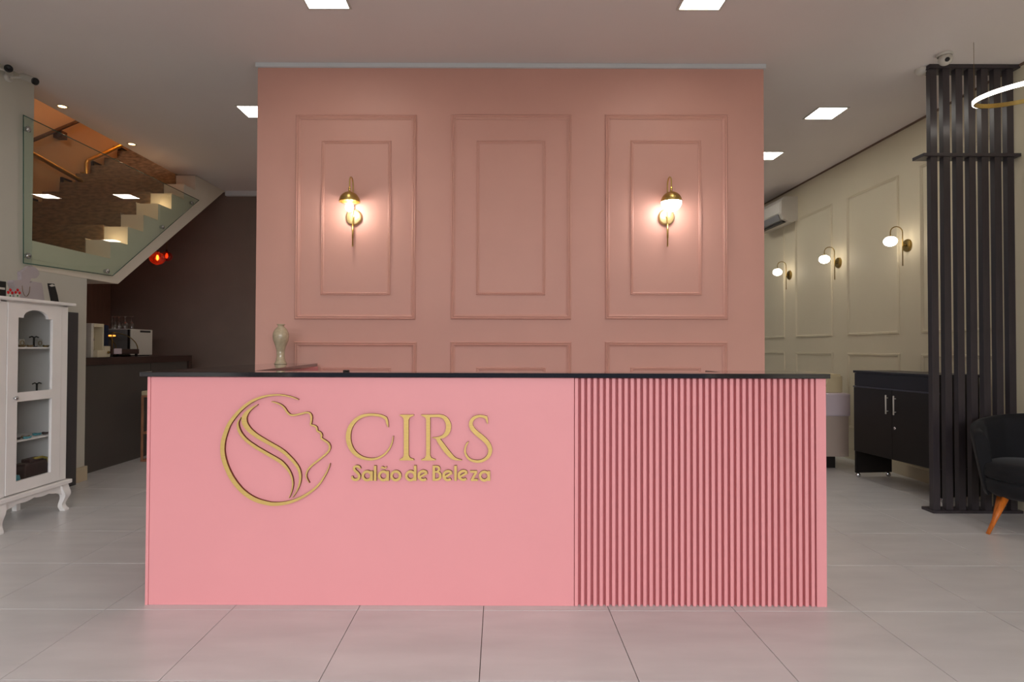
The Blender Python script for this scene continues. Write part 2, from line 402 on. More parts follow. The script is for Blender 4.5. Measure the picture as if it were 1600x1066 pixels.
# glass guard
gx = XL + .028
gp = [p3(36.5, 180, gx), p3(311, 313, gx), p3(176, 431, gx), p3(36.5, 411, gx)]
gg = thing('glass_guard', (gx, 5.5, 1.95), 'frameless greenish glass guard bolted along the staircase side', 'glass guard')
bm = bm_new(); ff = bm.faces.new([bm.verts.new(p) for p in gp]); obj('pane', bm, GGLASS, gg)
bm = bm_new()
for i in range(4):
    a, b = Vector(gp[i]), Vector(gp[(i + 1) % 4]); tube(bm, [a, b], .0045, 4)
obj('glass_edge', bm, GEDGE, gg)
for px, py in ((43.5, 202), (43.5, 400), (167, 424), (253.5, 355), (299.5, 317)):
    v = Vector(p3(px, py, gx)); bm = bm_new()
    lathe(bm, [(0, 0), (.024, 0), (.024, .01), (.018, .014), (0, .014)], v, 16, (1, 0, 0))
    lathe(bm, [(.018, 0), (.018, -.027)], v, 14, (1, 0, 0)); obj('standoff_bolt', bm, CHROME, gg)
# recessed stair spots in the ceiling edge
for (px, py, lb) in ((97.5, 166, 'small round recessed spotlight in the ceiling edge nearest the cameras'), (206, 225, 'small round recessed spotlight above the middle of the staircase')):
    v = fl(px, py, CH); s = thing('recessed_spotlight', (v.x, v.y, CH), lb, 'light')
    bm = bm_new(); lathe(bm, [(.032, -.001), (.034, -.006), (.046, -.006), (.05, -.001), (.05, 0)], (v.x, v.y, CH), 24); obj('trim_ring', bm, PLASTW, s)
    bm = bm_new(); lathe(bm, [(0, -.002), (.032, -.002)], (v.x, v.y, CH), 20); obj('lens', bm, SPOTE, s)
    l = point('spot_glow', (v.x, v.y, CH - .02), 5, (1, .66, .36), .02, 'SPOT', spot_size=math.radians(130), spot_blend=.9)
for k in (1, 4):   # small uplights let into the curb treads
    zc_ = Z0 + DZ * k
    bm = bm_new(); lathe(bm, [(0, .004), (.022, .004), (.024, 0)], (-3.99, yk[k] - .13, zc_ + .0005), 14); obj('curb_uplight', bm, SPOTE, st)
    point('curb_glow', (-3.99, yk[k] - .12, zc_ + .03), .5, (1, .70, .42), .015)
point('stairwell_unseen_light', (-4.9, 9.2, 5.7), 46, (1, .42, .08), .15)
point('stairwell_unseen_light', (-4.5, 6.2, 5.9), 34, (1, .66, .42), .15)  # unseen fill light added to brighten the lower stairwell wall

# ------------------------------------------------------------------ ceiling led panels
PAN = [(-1.105, 3.665, 'square ceiling light panel at the top edge left of centre'), (1.285, 3.665, 'square ceiling light panel at the top edge right of centre'),
       (-2.265, 5.48, 'square ceiling light panel by the left edge of the pink wall'), (3.035, 5.48, 'larger-looking square ceiling light panel over the right-hand passage'),
       (3.035, 6.70, 'far square ceiling light panel partly behind the pink wall, right side')]
HID = [(3.035, 7.92), (1.285, 5.9), (-1.105, 5.9), (.09, 7.2), (-2.26, 8.6), (-1.1, 8.6), (1.28, 8.6), (3.03, 9.1), (-2.26, 12.2), (.3, 12.2), (3.03, 12.2), (-1.105, 1.35), (1.285, 1.35), (-1.105, -1.3), (1.285, -1.3)]  # unseen panels; those close behind the pink wall are added to brighten the salon
def panel(x, y):
    r = thing('ceiling_light', (x, y, CH), 'x', 'light', 'ceiling led panels')
    bm = bm_new(); h = .142
    for (a, b, c_, d_) in ((-h, -h, h, -h + .014), (-h, h - .014, h, h), (-h, -h + .014, -h + .014, h - .014), (h - .014, -h + .014, h, h - .014)):
        box(bm, x + a, y + b, CH - .008, x + c_, y + d_, CH)
    obj('frame', bm, PLASTW, r)
    bobj('diffuser', (x - h + .014, y - h + .014, CH - .005, x + h - .014, y + h - .014, CH - .001), LEDP, r)
    return r
proto = None
for x, y, lb in PAN:
    if proto is None: r = proto = panel(x, y)
    else: r = copytree(proto, (x - PAN[0][0], y - PAN[0][1], 0))
    r['label'] = lb
for (x, y), wh in zip(HID, ('added for more light, third along the right-hand passage', 'added for more light just behind the pink wall on its right', 'added for more light just behind the pink wall on its left', 'added for more light behind the middle of the pink wall', 'above the far end of the kitchen wall', 'behind the pink wall, left of centre', 'behind the pink wall, right of centre', 'far down the right-hand passage', 'deep in the salon on the left', 'deep in the salon at the centre', 'deep in the salon on the right', 'in front of the desk on the left', 'in front of the desk on the right', 'near the shop window on the left', 'near the shop window on the right')):
    r = copytree(proto, (x - PAN[0][0], y - PAN[0][1], 0)); r['label'] = 'square ceiling light panel ' + wh

# ------------------------------------------------------------------ reception desk
D = 2.89
bl = at(231, 588.5, D); br = at(1289, 590.2, D)
XA, XB = bl.x, br.x + .003
XS = at(897, 750, D).x
ZB = 1.106
desk = thing('reception_desk', (0, D + .2, 0), 'pink reception desk with a smooth left front and ribbed right front', 'desk')
bobj('front_panel', (XA + .016, D, 0, XS, D + .03, ZB), PINK, desk, .0015)
bobj('end_panel', (XA, D - .002, 0, XA + .0145, D + .18, ZB), PINK, desk, .001)
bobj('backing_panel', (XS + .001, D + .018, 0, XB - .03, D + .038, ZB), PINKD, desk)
bobj('end_panel', (XB - .049, D - .003, 0, XB, D + .36, ZB), PINK, desk, .0015)
n = 39
xa = at(900.5, 800, D).x; xb = at(1270, 800, D).x
bm = bm_new(); w = .0088
prism(bm, [(-w, .0035, .001), (-w * .95, -.015, .001), (-w * .8, -.0165, .001), (w * .8, -.0165, .001), (w * .95, -.015, .001), (w, .0035, .001)], (0, 0, ZB - .003))
sl = obj('rib', bm, PINK, desk); sl.location = (xa, D + .0145, 0)
sl.matrix_parent_inverse = Matrix.Translation(desk.location).inverted()
for k in range(1, n):
    c_ = sl.copy(); COL.objects.link(c_); c_.location = (xa + (xb - xa) * k / (n - 1), D + .0145, 0)
# side wings under the tops
bobj('wing_panel', (XA, D + .18, 0, XA + .018, 4.53, ZB), PINK, desk)
bobj('inner_wing_panel', (-1.40, 3.07, 0, -1.385, 4.53, ZB), PINK, desk)
bobj('inner_panel', (XA + .3, D + .16, 0, XB - .4, D + .175, ZB), PINK, desk)
bobj('inner_wing_panel', (1.17, D + .18, 0, 1.185, 3.25, ZB), PINK, desk)
# stone top: one U-shaped slab
SF = D - .022
zt_ = at(780, 582, SF).z
ZT = ZB + .0225
lf = at(218, 581, SF); rf = at(1298, 584, SF)
ip = at(400, 578.8, 3.06); bp = at(498, 567.6, 4.52)
topl = [(lf.x, SF), (rf.x, SF), (rf.x + .0, 3.285), (1.142, 3.285), (1.142, 3.045), (-1.262, 3.045), (-1.39, 4.532), (lf.x - .005, 4.532)]
bm = bm_new(); prism(bm, [(x, y, ZB + .0005) for x, y in topl], (0, 0, ZT - ZB))
bmesh.ops.bevel(bm, geom=list(bm.edges), offset=.002, segments=1, affect='EDGES')
obj('stone_top', bm, STONE, desk)

# ------------------------------------------------------------------ gold logo and lettering
LY = D - .0165; LT = .016
def lp(px, py): v = at(px, py, LY); return (v.x, v.z)
PXM = (lp(881, 600)[0] - lp(781, 600)[0]) / 100
RC = [0]
def ribbon(bm, pts, n=5, y=None, t=LT, closed=False):
    """pts: (px, py, width px) -> extruded strip with brown sides"""
    s = cr(pts, n, closed) if n > 1 else list(pts)
    RC[0] = (RC[0] + 1) % 5; y = LY - .0003 * RC[0]
    L_, R_ = [], []; N_ = len(s)
    for i, (x, z, w_) in enumerate(s):
        if closed: a, b = s[i - 1], s[(i + 1) % N_]
        else: a, b = s[max(i - 1, 0)], s[min(i + 1, N_ - 1)]
        tx, tz = b[0] - a[0], b[1] - a[1]; l_ = math.hypot(tx, tz) or 1; nx, nz = -tz / l_, tx / l_
        w_ = max(w_, .4) / 2
        L_.append(lp(x + nx * w_, z + nz * w_)); R_.append(lp(x - nx * w_, z - nz * w_))
    fv = [(bm.verts.new((a[0], y, a[1])), bm.verts.new((b[0], y, b[1])), bm.verts.new((a[0], y + t, a[1])), bm.verts.new((b[0], y + t, b[1]))) for a, b in zip(L_, R_)]
    for i in range(N_ if closed else N_ - 1):
        p, q = fv[i], fv[(i + 1) % N_]
        f = bm.faces.new((p[0], q[0], q[1], p[1])); f.material_index = 0
        for e in ((p[0], p[2], q[2], q[0]), (p[1], q[1], q[3], p[3]), (p[2], p[3], q[3], q[2])):
            f = bm.faces.new(e); f.material_index = 1
    if not closed:
        for p in (fv[0], fv[-1]):
            f = bm.faces.new((p[0], p[1], p[3], p[2])); f.material_index = 1
def plate(bm, pts):
    q = [lp(*p) for p in pts]; prism(bm, [(x, LY, z) for x, z in q], (0, LT, 0), 0, 1)
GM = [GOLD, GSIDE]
logo = thing('salon_emblem', (-1.1, D, .9), 'round gold emblem of a face in profile with flowing hair on the desk', 'emblem')
bm = bm_new()
ribbon(bm, [(466.3, 624.8, 1), (456, 620.8, 1.8), (440, 617.5, 2.2), (425, 617.7, 2.4), (415.7, 619.1, 2.8), (404.4, 622.2, 3.5), (391.3, 628.3, 4), (377.2, 639.1, 4.5), (366, 651.3, 5), (357.5, 663.5, 5.5), (351.9, 677.5, 6), (348.3, 690.7, 6.5), (347.4, 703.8, 6.6), (349, 716, 6.8), (353.8, 731, 6.8), (362.2, 747.8, 6.8), (374.4, 763.8, 6.6), (387.5, 775, 6.4), (402.5, 782.8, 6.2), (419.4, 787.2, 5.8), (427, 788, 5.6), (440, 787.4, 5), (456, 783.9, 4.4), (471.9, 777.1, 4), (486.9, 767.5, 3.4), (498.2, 757.2, 2.8), (507.5, 743.2, 2.2), (513.2, 731.9, 1.5), (515.5, 724.6, .8)])
obj('circle', bm, GM, logo)
bm = bm_new()
ribbon(bm, [(402.5, 632.3, .8), (395, 636.7, 2.6), (387.5, 642.8, 4.8), (382.3, 650.3, 7.2), (381.4, 656.9, 8.2), (383.2, 663.5, 8), (389.4, 671.9, 7), (399.7, 680.4, 6), (412.9, 688.6, 5.6), (426, 695.8, 5), (434.5, 700.6, 5), (443.3, 706.7, 5), (451.3, 714, 4.7), (459.7, 722.9, 4.4), (466.3, 732.8, 4), (468.9, 743.2, 3.6), (468.2, 754.4, 2.8), (464.4, 765.7, 1.8), (456.9, 777.9, .7)])
obj('hair_strand', bm, GM, logo)
bm = bm_new()
ribbon(bm, [(376.3, 652.7, .6), (372.9, 657.5, 1.6), (371.4, 663, 2.8), (372.7, 671, 4), (377.7, 680.4, 4.5), (386.6, 689.7, 4.5), (400.7, 699.6, 4.6), (415, 708.1, 4.7), (428.8, 716, 4.9), (439, 722.5, 5), (447.5, 731, 4), (453.1, 739.4, 3), (456.5, 748.8, 2.4), (457.3, 758.2, 2), (455, 769.4, 1.4), (451.3, 778.8, .7)])
obj('hair_strand', bm, GM, logo)
bm = bm_new()
ribbon(bm, [(423.6, 627.8, .7), (428.8, 628.8, 1.6), (437.2, 632, 2), (443.8, 637.2, 2.4), (448.5, 644.2, 2.6), (453.1, 648.3, 2.6), (459.7, 648.9, 2.6), (469.1, 647.1, 2.6), (478.5, 644.9, 2.6), (484.1, 646.3, 2.6), (486.4, 651.3, 2.8), (486.1, 658.8, 2.6), (485.6, 663.9, 2.4), (490.7, 665.5, 2.6), (494.4, 668.2, 2.6), (495.6, 673.3, 2.4), (500, 675.9, 2.5), (502.4, 679.9, 2.6), (502.1, 685, 2.6), (507.5, 688.8, 2.8), (513.2, 693.3, 2.8), (515.3, 699, 2.8), (513.6, 704.6, 2.8), (509, 709.8, 2.8), (500, 717.4, 2.8), (489.7, 725.3, 2.7), (482.2, 732.8, 2.5), (478.7, 740.3, 2), (478.9, 746.9, 1.6), (483.6, 755.3, .6)])
obj('face_profile', bm, GM, logo)

word = thing('salon_name_sign', (-.3, D, .95), 'large raised gold serif letters reading CIRS on the pink desk', 'sign')
bm = bm_new()
ribbon(bm, [(603.4, 654.4, 4.4), (599, 651.6, 4), (592, 649.4, 3.8), (579, 648.3, 3.8), (565.5, 650.6, 4.5), (554.5, 657.7, 5.5), (546.8, 668.7, 6.6), (544, 682.2, 7.4), (546.3, 695.7, 7), (553.6, 707.5, 6), (565.5, 715.4, 4.6), (579.8, 718, 3.6), (593.3, 715, 3), (604.3, 706.7, 2.6), (611.9, 694, 2), (614.4, 681.4, .7)])
ribbon(bm, [(603, 652, 2), (604.6, 659, 3.6), (606.6, 668, .6)], 4)
obj('letter_c', bm, GM, word)
def stem(bm, x0, x1, sl_, sr, top_, bot, tl=None, tr=None):
    tl = sl_ if tl is None else tl; tr = sr if tr is None else tr
    p = [(tl, top_), (tr, top_), (tr, top_ + 1.1)] + ([(x1 + 2, top_ + 4.2), (x1, top_ + 8)] if tr > x1 + 1 else [])
    p += [(x1, bot - 8), (x1 + 2, bot - 4), (sr, bot - 1.6), (sr, bot), (sl_, bot), (sl_, bot - 1.4), (x0 - 2, bot - 4), (x0, bot - 8), (x0, top_ + 8), (x0 - 1.5, top_ + 4.2), (tl, top_ + 1.1)]
    plate(bm, p)
bm = bm_new(); stem(bm, 630.9, 638.4, 624.3, 646.7, 648.2, 719.6); obj('letter_i', bm, GM, word)
bm = bm_new(); stem(bm, 665.8, 672.1, 658.2, 680.6, 648.2, 719.8, 657.8, 672.1)
ribbon(bm, [(671, 650.2, 4), (680, 650, 4), (688, 650.2, 4.4), (695.4, 653.6, 6), (700, 661.1, 7.6), (700.8, 667.9, 8), (698.6, 676.3, 7), (692.2, 682.4, 4.8), (683.8, 684.4, 3), (675.3, 684.2, .7)])
ribbon(bm, [(682.5, 684.5, 3.5), (685.5, 688, 6), (690.3, 695, 7), (698.5, 706, 7.4), (705.9, 713.9, 6), (712.5, 717.7, 3.6), (721.8, 719.2, .8)])
obj('letter_r', bm, GM, word)
bm = bm_new()
ribbon(bm, [(760.2, 653, 4.6), (754.7, 650.9, 3.8), (747.9, 650.5, 3.8), (740.3, 653.5, 4.6), (735.9, 660.3, 5.6), (737, 667.9, 6.4), (743.9, 676.3, 7), (754.5, 684.9, 7), (762.8, 694, 6.6), (766, 704.2, 6), (762.3, 714.1, 5), (753.8, 720, 4.2), (744.5, 721.3, 4), (734.4, 718.3, 3.4), (728.1, 710.9, 3), (726.6, 702.5, 2.6), (729.3, 694, 2.2), (732.3, 690.6, 1)])
ribbon(bm, [(760, 650.2, 2), (760.7, 656, 3.2), (761.9, 662.8, .6)], 4)
obj('letter_s', bm, GM, word)

sub = thing('tagline_sign', (-.3, D, .75), 'small raised gold letters reading Salão de Beleza under the larger name', 'sign')
SW = 3.9
def ring(bm, cx, cy, r=6.7, w=SW): ribbon(bm, [(cx + r * math.cos(2 * PI * k / 24), cy + r * math.sin(2 * PI * k / 24), w) for k in range(24)], 1, closed=True)
def bar(bm, x0, y0, x1, y1, w=SW): ribbon(bm, [(x0, y0, w), (x1, y1, w)], 1)
def let(name, f):
    bm = bm_new(); f(bm); obj(name, bm, GM, sub)
def la(bm, cx, sx, cy=743.8): ring(bm, cx, cy); bar(bm, sx, 736.4, sx, 751.6, 4)
def le(bm, cx, cy=743.4):
    r = 6.9; pts = []
    for k in range(15):
        a = math.radians(-38 - k * 19.5); pts.append((cx + r * math.cos(a) , cy + r * math.sin(a), SW))
    ribbon(bm, pts, 2); bar(bm, cx - 5.2, cy + 2.4, cx + 6.4, cy - 4.2, 3.4)
let('letter_s', lambda b: ribbon(b, [(562.6, 732.9, 3), (560.7, 729.9, 3.6), (556.8, 728.9, 3.6), (553.5, 730.9, 3.6), (554, 734.8, 3.7), (558, 738.8, 3.8), (561.2, 743.4, 3.8), (559.8, 748.5, 3.8), (555.2, 750.1, 3.8), (551, 748.3, 3.6), (550, 744.4, 3)]))
let('letter_a', lambda b: la(b, 573.6, 580.6))
let('letter_l', lambda b: bar(b, 586.2, 727.8, 586.2, 751.6, 4))
def la2(b):
    la(b, 599, 605.8); ribbon(b, [(595.2, 732.4, 1.6), (597.2, 730.2, 2.2), (599.6, 731.4, 2.4), (601.6, 731.9, 2.2), (603.8, 729.6, 1.4)], 3)
let('letter_a', la2)
let('letter_o', lambda b: ring(b, 618.4, 743.7, 6.8))
def ld(b): ring(b, 641.6, 743.8); bar(b, 648.7, 727.6, 648.7, 751.6, 4)
let('letter_d', ld)
let('letter_e', lambda b: le(b, 661.2))
def lB(b):
    bar(b, 677.9, 727.8, 677.9, 751.6, 4)
    ribbon(b, [(678, 729.4, 3), (683, 729.4, 3.2), (686, 731.4, 3.4), (685.6, 735, 3.4), (683, 737, 3), (679, 737.2, 2.4)], 4)
    ribbon(b, [(679, 737.6, 2.4), (684, 738, 3), (687.6, 741, 3.6), (688, 745.4, 3.8), (685, 749.2, 3.6), (678, 750.1, 3.2)], 4)
let('letter_b', lB)
let('letter_e', lambda b: le(b, 700, 743.4))
let('letter_l', lambda b: bar(b, 711.8, 727.8, 711.8, 751.6, 4))
let('letter_e', lambda b: le(b, 723.9, 743.0))
def lz(b): bar(b, 734.4, 737.3, 745.4, 737.3, 3.2); bar(b, 744, 738, 737.6, 750, 3.8); bar(b, 735.8, 750.2, 746.6, 750.2, 3.2)
let('letter_z', lz)
let('letter_a', lambda b: la(b, 756.8, 763.9, 744.1))

# ------------------------------------------------------------------ things on the desk top
v = at(438.5, 568.8, 4.28); VX, VY = v.x, 4.28; S = 1 / (FPX / 4.28)
prof = [(0, 0), (50, 0), (48, 7), (42, 20), (36, 37), (31, 77), (34, 117), (45, 157), (60, 197), (65, 232), (62, 258), (52, 282), (38, 300), (27, 310), (24, 318), (26, 324), (34, 329), (33, 333), (25, 331), (20, 320), (18, 300)]
bm = bm_new(); lathe(bm, [(max(a, 0) / 5.333 * S, b / 5.333 * S) for a, b in prof], (VX, VY, ZT + .001), 36)
tag(obj('vase', bm, VASEM), 'slim celadon green ceramic vase on the left wing of the desk top', 'vase')
v = at(541, 581, 3.0)
bm = bm_new(); lathe(bm, [(0, 0), (.016, 0), (.017, .004), (.012, .007), (0, .008)], (v.x, 3.0, ZT + .001), 20)
tag(obj('black_desk_disc', bm, BLACKM), 'tiny low black disc lying on the desk top left of centre', 'desk item')  # unidentified small black item, shaped as a low disc

# ------------------------------------------------------------------ wall sconces on the pink wall
def sconce_wall(px, globe, label):
    c_ = at(px, 340, WY); x = c_.x; zc = c_.z
    r = thing('wall_sconce', (x, WY, zc), label, 'wall lamp', 'sconces on the pink wall')
    bm = bm_new(); lathe(bm, [(0, .026), (.052, .026), (.06, .021), (.062, 0)], (x, WY, zc), 36, (0, -1, 0)); obj('back_plate', bm, PLATEM, r)
    px0, dyy = (x, WY - .045), .15
    pts = [(x, WY - .045, zc - .225), (x, WY - .045, zc - .1), (x, WY - .045, zc + .18)]
    for k in range(9):
        a = PI * k / 8; pts.append((x, WY - .045 - .05 + .05 * math.cos(a), zc + .235 + .05 * math.sin(a)))
    pts += [(x, WY - .145, zc + .19)]
    bm = bm_new(); tube(bm, pts, .0052, 10); tube(bm, [(x, WY - .02, zc), (x, WY - .045, zc)], .01, 10); ball(bm, (x, WY - .045, zc - .227), .006)
    tube(bm, [(x, WY - .045, zc - .17), (x, WY - .045, zc - .06)], .0072, 10)
    obj('arm', bm, BRASS, r)
    cz = zc + .085; cy = WY - .145; R = .077
    bm = bm_new(); lathe(bm, [(.009, R + .028), (.009, R)] + [(R * math.sin(PI / 2 * k / 10), R * math.cos(PI / 2 * k / 10)) for k in range(1, 11)] + [(R - .003, 0), (R - .004, .006)] + [((R - .004) * math.cos(PI / 2 * k / 8), .004 + (R - .008) * math.sin(PI / 2 * k / 8)) for k in range(1, 8)], (x, cy, cz), 36)
    obj('dome', bm, BRASS, r)
    if globe:
        bm = bm_new(); lathe(bm, [((R - .003) * math.cos(PI / 2 * k / 12), -(R - .003) * math.sin(PI / 2 * k / 12)) for k in range(12)] + [(0, -R + .003)], (x, cy, cz), 32); obj('globe', bm, OPALP, r)
    else:
        bm = bm_new(); lathe(bm, [(.014, .02), (.014, -.012)], (x, cy, cz), 16); obj('lamp_holder', bm, PLASTW, r)
        bm = bm_new(); ball(bm, (x, cy, cz - .04), .03, 1.1); obj('bulb', bm, BULB, r)
    return r
sconce_wall(553.5, False, 'left brass wall sconce with its bare bulb, globe missing, on pink wall')
sconce_wall(1040.5, True, 'right brass wall sconce with white half globe on pink wall')
# sconces on the right wall
def sconce_side(y, label):
    x, z = XR, 2.27
    r = thing('side_sconce', (x, y, z), label, 'wall lamp', 'sconces on the cream wall')
    bm = bm_new(); lathe(bm, [(0, .018), (.056, .018), (.061, .014), (.063, 0)], (x, y, z), 40, (-1, 0, 0), smooth=False); obj('back_plate', bm, BRASSD, r)
    px = x - .05; pts = [(px, y, z - .2), (px, y, z), (px, y, z + .12)]
    for k in range(9):
        a = PI * k / 8; pts.append((px - .06 + .06 * math.cos(a), y, z + .13 + .055 * math.sin(a)))
    pts.append((px - .12, y, z + .09))
    bm = bm_new(); tube(bm, pts, .0052, 8); tube(bm, [(x - .02, y, z), (px, y, z)], .009, 8); obj('arm', bm, BRASSD, r)
    bm = bm_new(); lathe(bm, [(.006, .012), (.024, .008), (.028, 0)], (px - .12, y, z + .082), 16); obj('cap', bm, BRASSD, r)
    bm = bm_new(); ball(bm, (px - .12, y, z + .04), .06, .82); obj('globe', bm, OPAL, r)
sconce_side(5.80, 'nearest globe sconce on the cream wall, right of the others')
sconce_side(6.98, 'middle globe sconce of the three on the cream wall')
sconce_side(8.16, 'farthest globe sconce on the cream wall, under the air conditioner')

# ------------------------------------------------------------------ air conditioner
ac = thing('air_conditioner', (XR, 8.3, 2.97), 'white split air conditioner high on the cream wall', 'air conditioner')
prof = [(XR, 2.975), (XR - .12, 2.965), (XR - .19, 3.0), (XR - .225, 3.07), (XR - .22, 3.24), (XR - .185, 3.3), (XR, 3.305)]
bm = bm_new(); prism(bm, [(x, 7.93, z) for x, z in prof], (0, .86, 0)); obj('casing', bm, PLASTW, ac)
bm = bm_new(); prism(bm, [(XR - .205, 8.0, 3.0), (XR - .2275, 8.0, 3.075), (XR - .2325, 8.0, 3.075), (XR - .21, 8.0, 2.995)], (0, .72, 0)); obj('louvre', bm, SILVER, ac)
bobj('outlet_slot', (XR - .185, 7.99, 2.967, XR - .13, 8.72, 2.985), BLACKM, ac)
bm = bm_new(); prism(bm, [(XR - .2265, 7.955, 3.09), (XR - .2215, 7.955, 3.235), (XR - .2275, 7.955, 3.235), (XR - .2325, 7.955, 3.09)], (0, .81, 0)); obj('front_cover', bm, PLASTW, ac)

# ------------------------------------------------------------------ slat screen
sy = 4.535
s0 = at(1456.6, 500, sy).x
scr = thing('slat_screen', (3.7, sy, 0), 'tall charcoal slatted screen from floor to ceiling by the right wall', 'room divider')
for z0, z1 in ((0, .022), (CH - .03, CH - .002)):
    bobj('plate', (s0 - .01, sy - .01, z0, XR - .002, sy + .12, z1), SLAT, scr, .002)
zb = at(1480, 239.5, sy).z
bobj('plate', (s0 - .06, sy - .01, zb - .025, XR - .002, sy + .12, zb), SLAT, scr, .002)
bm = bm_new(); box(bm, 0, 0, .022, .052, .044, CH - .03, .0015)
f0 = obj('slat', bm, SLAT, scr); f0.matrix_parent_inverse = Matrix.Translation(scr.location).inverted(); f0.location = (s0, sy + .002, 0)
for k in range(1, 7):
    c_ = f0.copy(); COL.objects.link(c_); c_.location = (s0 + .0985 * k, sy + .002, 0)

# dome camera + sensor
v = fl(1476, 84, CH)
dc = thing('dome_camera', (v.x, v.y, CH), 'white dome security camera on the ceiling before the slat screen', 'security camera')
bm = bm_new(); lathe(bm, [(.05, 0), (.052, -.012), (.046, -.02)], v, 24); obj('base', bm, PLASTW, dc)
bm = bm_new(); ball(bm, v + Vector((0, -.006, -.045)), .046); obj('dome', bm, PLASTW, dc)
dirv = Vector((-.28, -.85, -.42)).normalized()
bm = bm_new(); q = v + Vector((0, -.006, -.045)) + dirv * .041; lathe(bm, [(0, .008), (.013, .008), (.017, .0), (.017, -.004)], q, 18, dirv); obj('lens', bm, BLACKM, dc)
v = fl(1441, 108, CH)
bm = bm_new(); lathe(bm, [(.05, 0), (.05, -.018), (.036, -.04), (0, -.046)], v, 24)
tag(obj('ceiling_sensor', bm, PLASTW), 'small round white sensor on the ceiling left of the slat screen', 'sensor')
# bullet cameras
def bullet(px, py, Y, d, zz, label, lens_r=.022):
    c_ = at(px, py, Y); d = Vector(d).normalized()
    r = thing('bullet_camera', (XL, c_.y, c_.z), label, 'security camera')
    bm = bm_new(); q = Vector((XL, c_.y - .03, c_.z - .0)); lathe(bm, [(0, .022), (.03, .022), (.036, .016), (.036, 0)], q, 20, (1, 0, 0)); obj('mount', bm, PLASTW, r)
    bm = bm_new(); tube(bm, [q + Vector((.02, 0, 0)), q + Vector((.04, 0, .005)), c_ - d * .03], .009, 8); obj('arm', bm, PLASTW, r)
    bm = bm_new(); lathe(bm, [(0, -.085), (.02, -.085), (.026, -.07), (.027, .05), (.031, .056)], c_, 20, d); obj('body', bm, PLASTW, r)
    bm = bm_new(); lathe(bm, [(.0, .053), (.012, .05), (.014, .058), (.027, .058), (.028, .045)], c_, 20, d); obj('lens', bm, BLACKM, r)
bullet(14, 110, 4.52, (.75, -1, -.12), 0, 'bullet security camera nearest the left frame edge, lens facing forward')
bullet(47, 124, 4.66, (1, -.15, -.42), 0, 'white bullet security camera pointing down right beside the stair opening')

# ------------------------------------------------------------------ ring pendant
import itertools
rc = Vector((3.60, 4.0, 3.005)); RR = .30
rot = Matrix.Rotation(-.09, 3, 'Y') @ Matrix.Rotation(.078, 3, 'X')
rg = thing('ring_pendant', rc, 'gold ring pendant lamp with glowing white outer band', 'pendant lamp')
def rmesh(prof, m):
    bm = bm_new(); ns = 72; rings = []
    for k in range(ns):
        a = 2 * PI * k / ns
        rings.append([bm.verts.new(rc + rot @ Vector((r * math.cos(a), r * math.sin(a), h))) for r, h in prof])
    for k in range(ns):
        a, b = rings[k], rings[(k + 1) % ns]
        for j in range(len(prof)): bm.faces.new((a[j], b[j], b[(j + 1) % len(prof)], a[(j + 1) % len(prof)])).smooth = False
    return bm
obj('frame', rmesh([(RR - .012, -.015), (RR - .002, -.015), (RR - .002, .015), (RR - .012, .015)], 0), BRASS, rg)
obj('diffuser', rmesh([(RR - .0018, -.0145), (RR + .005, -.012), (RR + .005, .012), (RR - .0018, .0145)], 0), RINGE, rg)
for px in (2.35, 4.35, 0.3):
    q = rc + rot @ Vector(((RR - .007) * math.cos(px), (RR - .007) * math.sin(px), .012))
    bm = bm_new(); tube(bm, [q, Vector((q.x, q.y, CH))], .0012, 6); obj('cable', bm, BRASSD, rg)

# ------------------------------------------------------------------ black storage cabinet on the right
cb = thing('black_cabinet', (3.75, 5.3, 0), 'black two-door wheeled cabinet with white bar handles behind the slat screen', 'cabinet')
A = Vector((3.475, 5.80, 0)); B_ = Vector((3.59, 4.83, 0)); un = (B_ - A).normalized(); nn = Vector((-un.y, un.x, 0)) * -1
nn = Vector((un.y, -un.x, 0))       # outward, towards the room (-x)
if nn.x > 0: nn = -nn
Ln = (B_ - A).length
def cbox(name, u0, u1, z0, z1, d0, d1, m, par=cb, bev=0):
    """d0..d1 measured outward from the front plane (negative = inside)"""
    p = [A + un * u0 + nn * d0, A + un * u1 + nn * d0, A + un * u1 + nn * d1, A + un * u0 + nn * d1]
    bm = bm_new(); prism(bm, [(q.x, q.y, z0) for q in p], (0, 0, z1 - z0))
    if bev: bmesh.ops.bevel(bm, geom=list(bm.edges), offset=bev, segments=1, affect='EDGES')
    return obj(name, bm, m, par)
cbox('body', .02, Ln - .02, .27, 1.02, -.38, -.004, CABK)
cbox('top', -.005, Ln + .005, 1.02, 1.043, -.395, .008, CABK2, bev=.002)
cbox('upper_band', .012, Ln - .012, .895, 1.018, -.003, .004, CABK2)
cbox('trim_strip', .0, Ln, .882, .893, -.003, .012, mat('grey_trim', rgb(70, 70, 82), .4))
d1 = cbox('door', .01, Ln * .5 - .002, .262, .88, -.003, .012, CABK, bev=.001)
d2 = cbox('door', Ln * .5 + .002, Ln - .01, .262, .88, -.003, .012, CABK, bev=.001)
for dd, u in ((d1, Ln * .5 - .045), (d2, Ln * .5 + .045)):
    q = A + un * u + nn * .035
    bm = bm_new(); tube(bm, [(q.x, q.y, .665), (q.x, q.y, .835)], .006, 8)
    for z in (.69, .81): tube(bm, [(q.x, q.y, z), tuple((A + un * u + nn * .012)[:2]) + (z,)], .004, 6)
    tag(obj('handle', bm, PLASTW, dd), 'white bar handle')
q = A + un * (Ln * .5 + .03) + nn * .012; bm = bm_new(); lathe(bm, [(0, .004), (.012, .004), (.013, 0)], (q.x, q.y, .545), 16, nn); obj('lock', bm, CHROME, d2)
cbox('leg_panel', 0, .02, .045, .27, -.38, -.002, CABK)
cbox('leg_panel', Ln - .02, Ln, .045, .27, -.38, -.002, CABK)
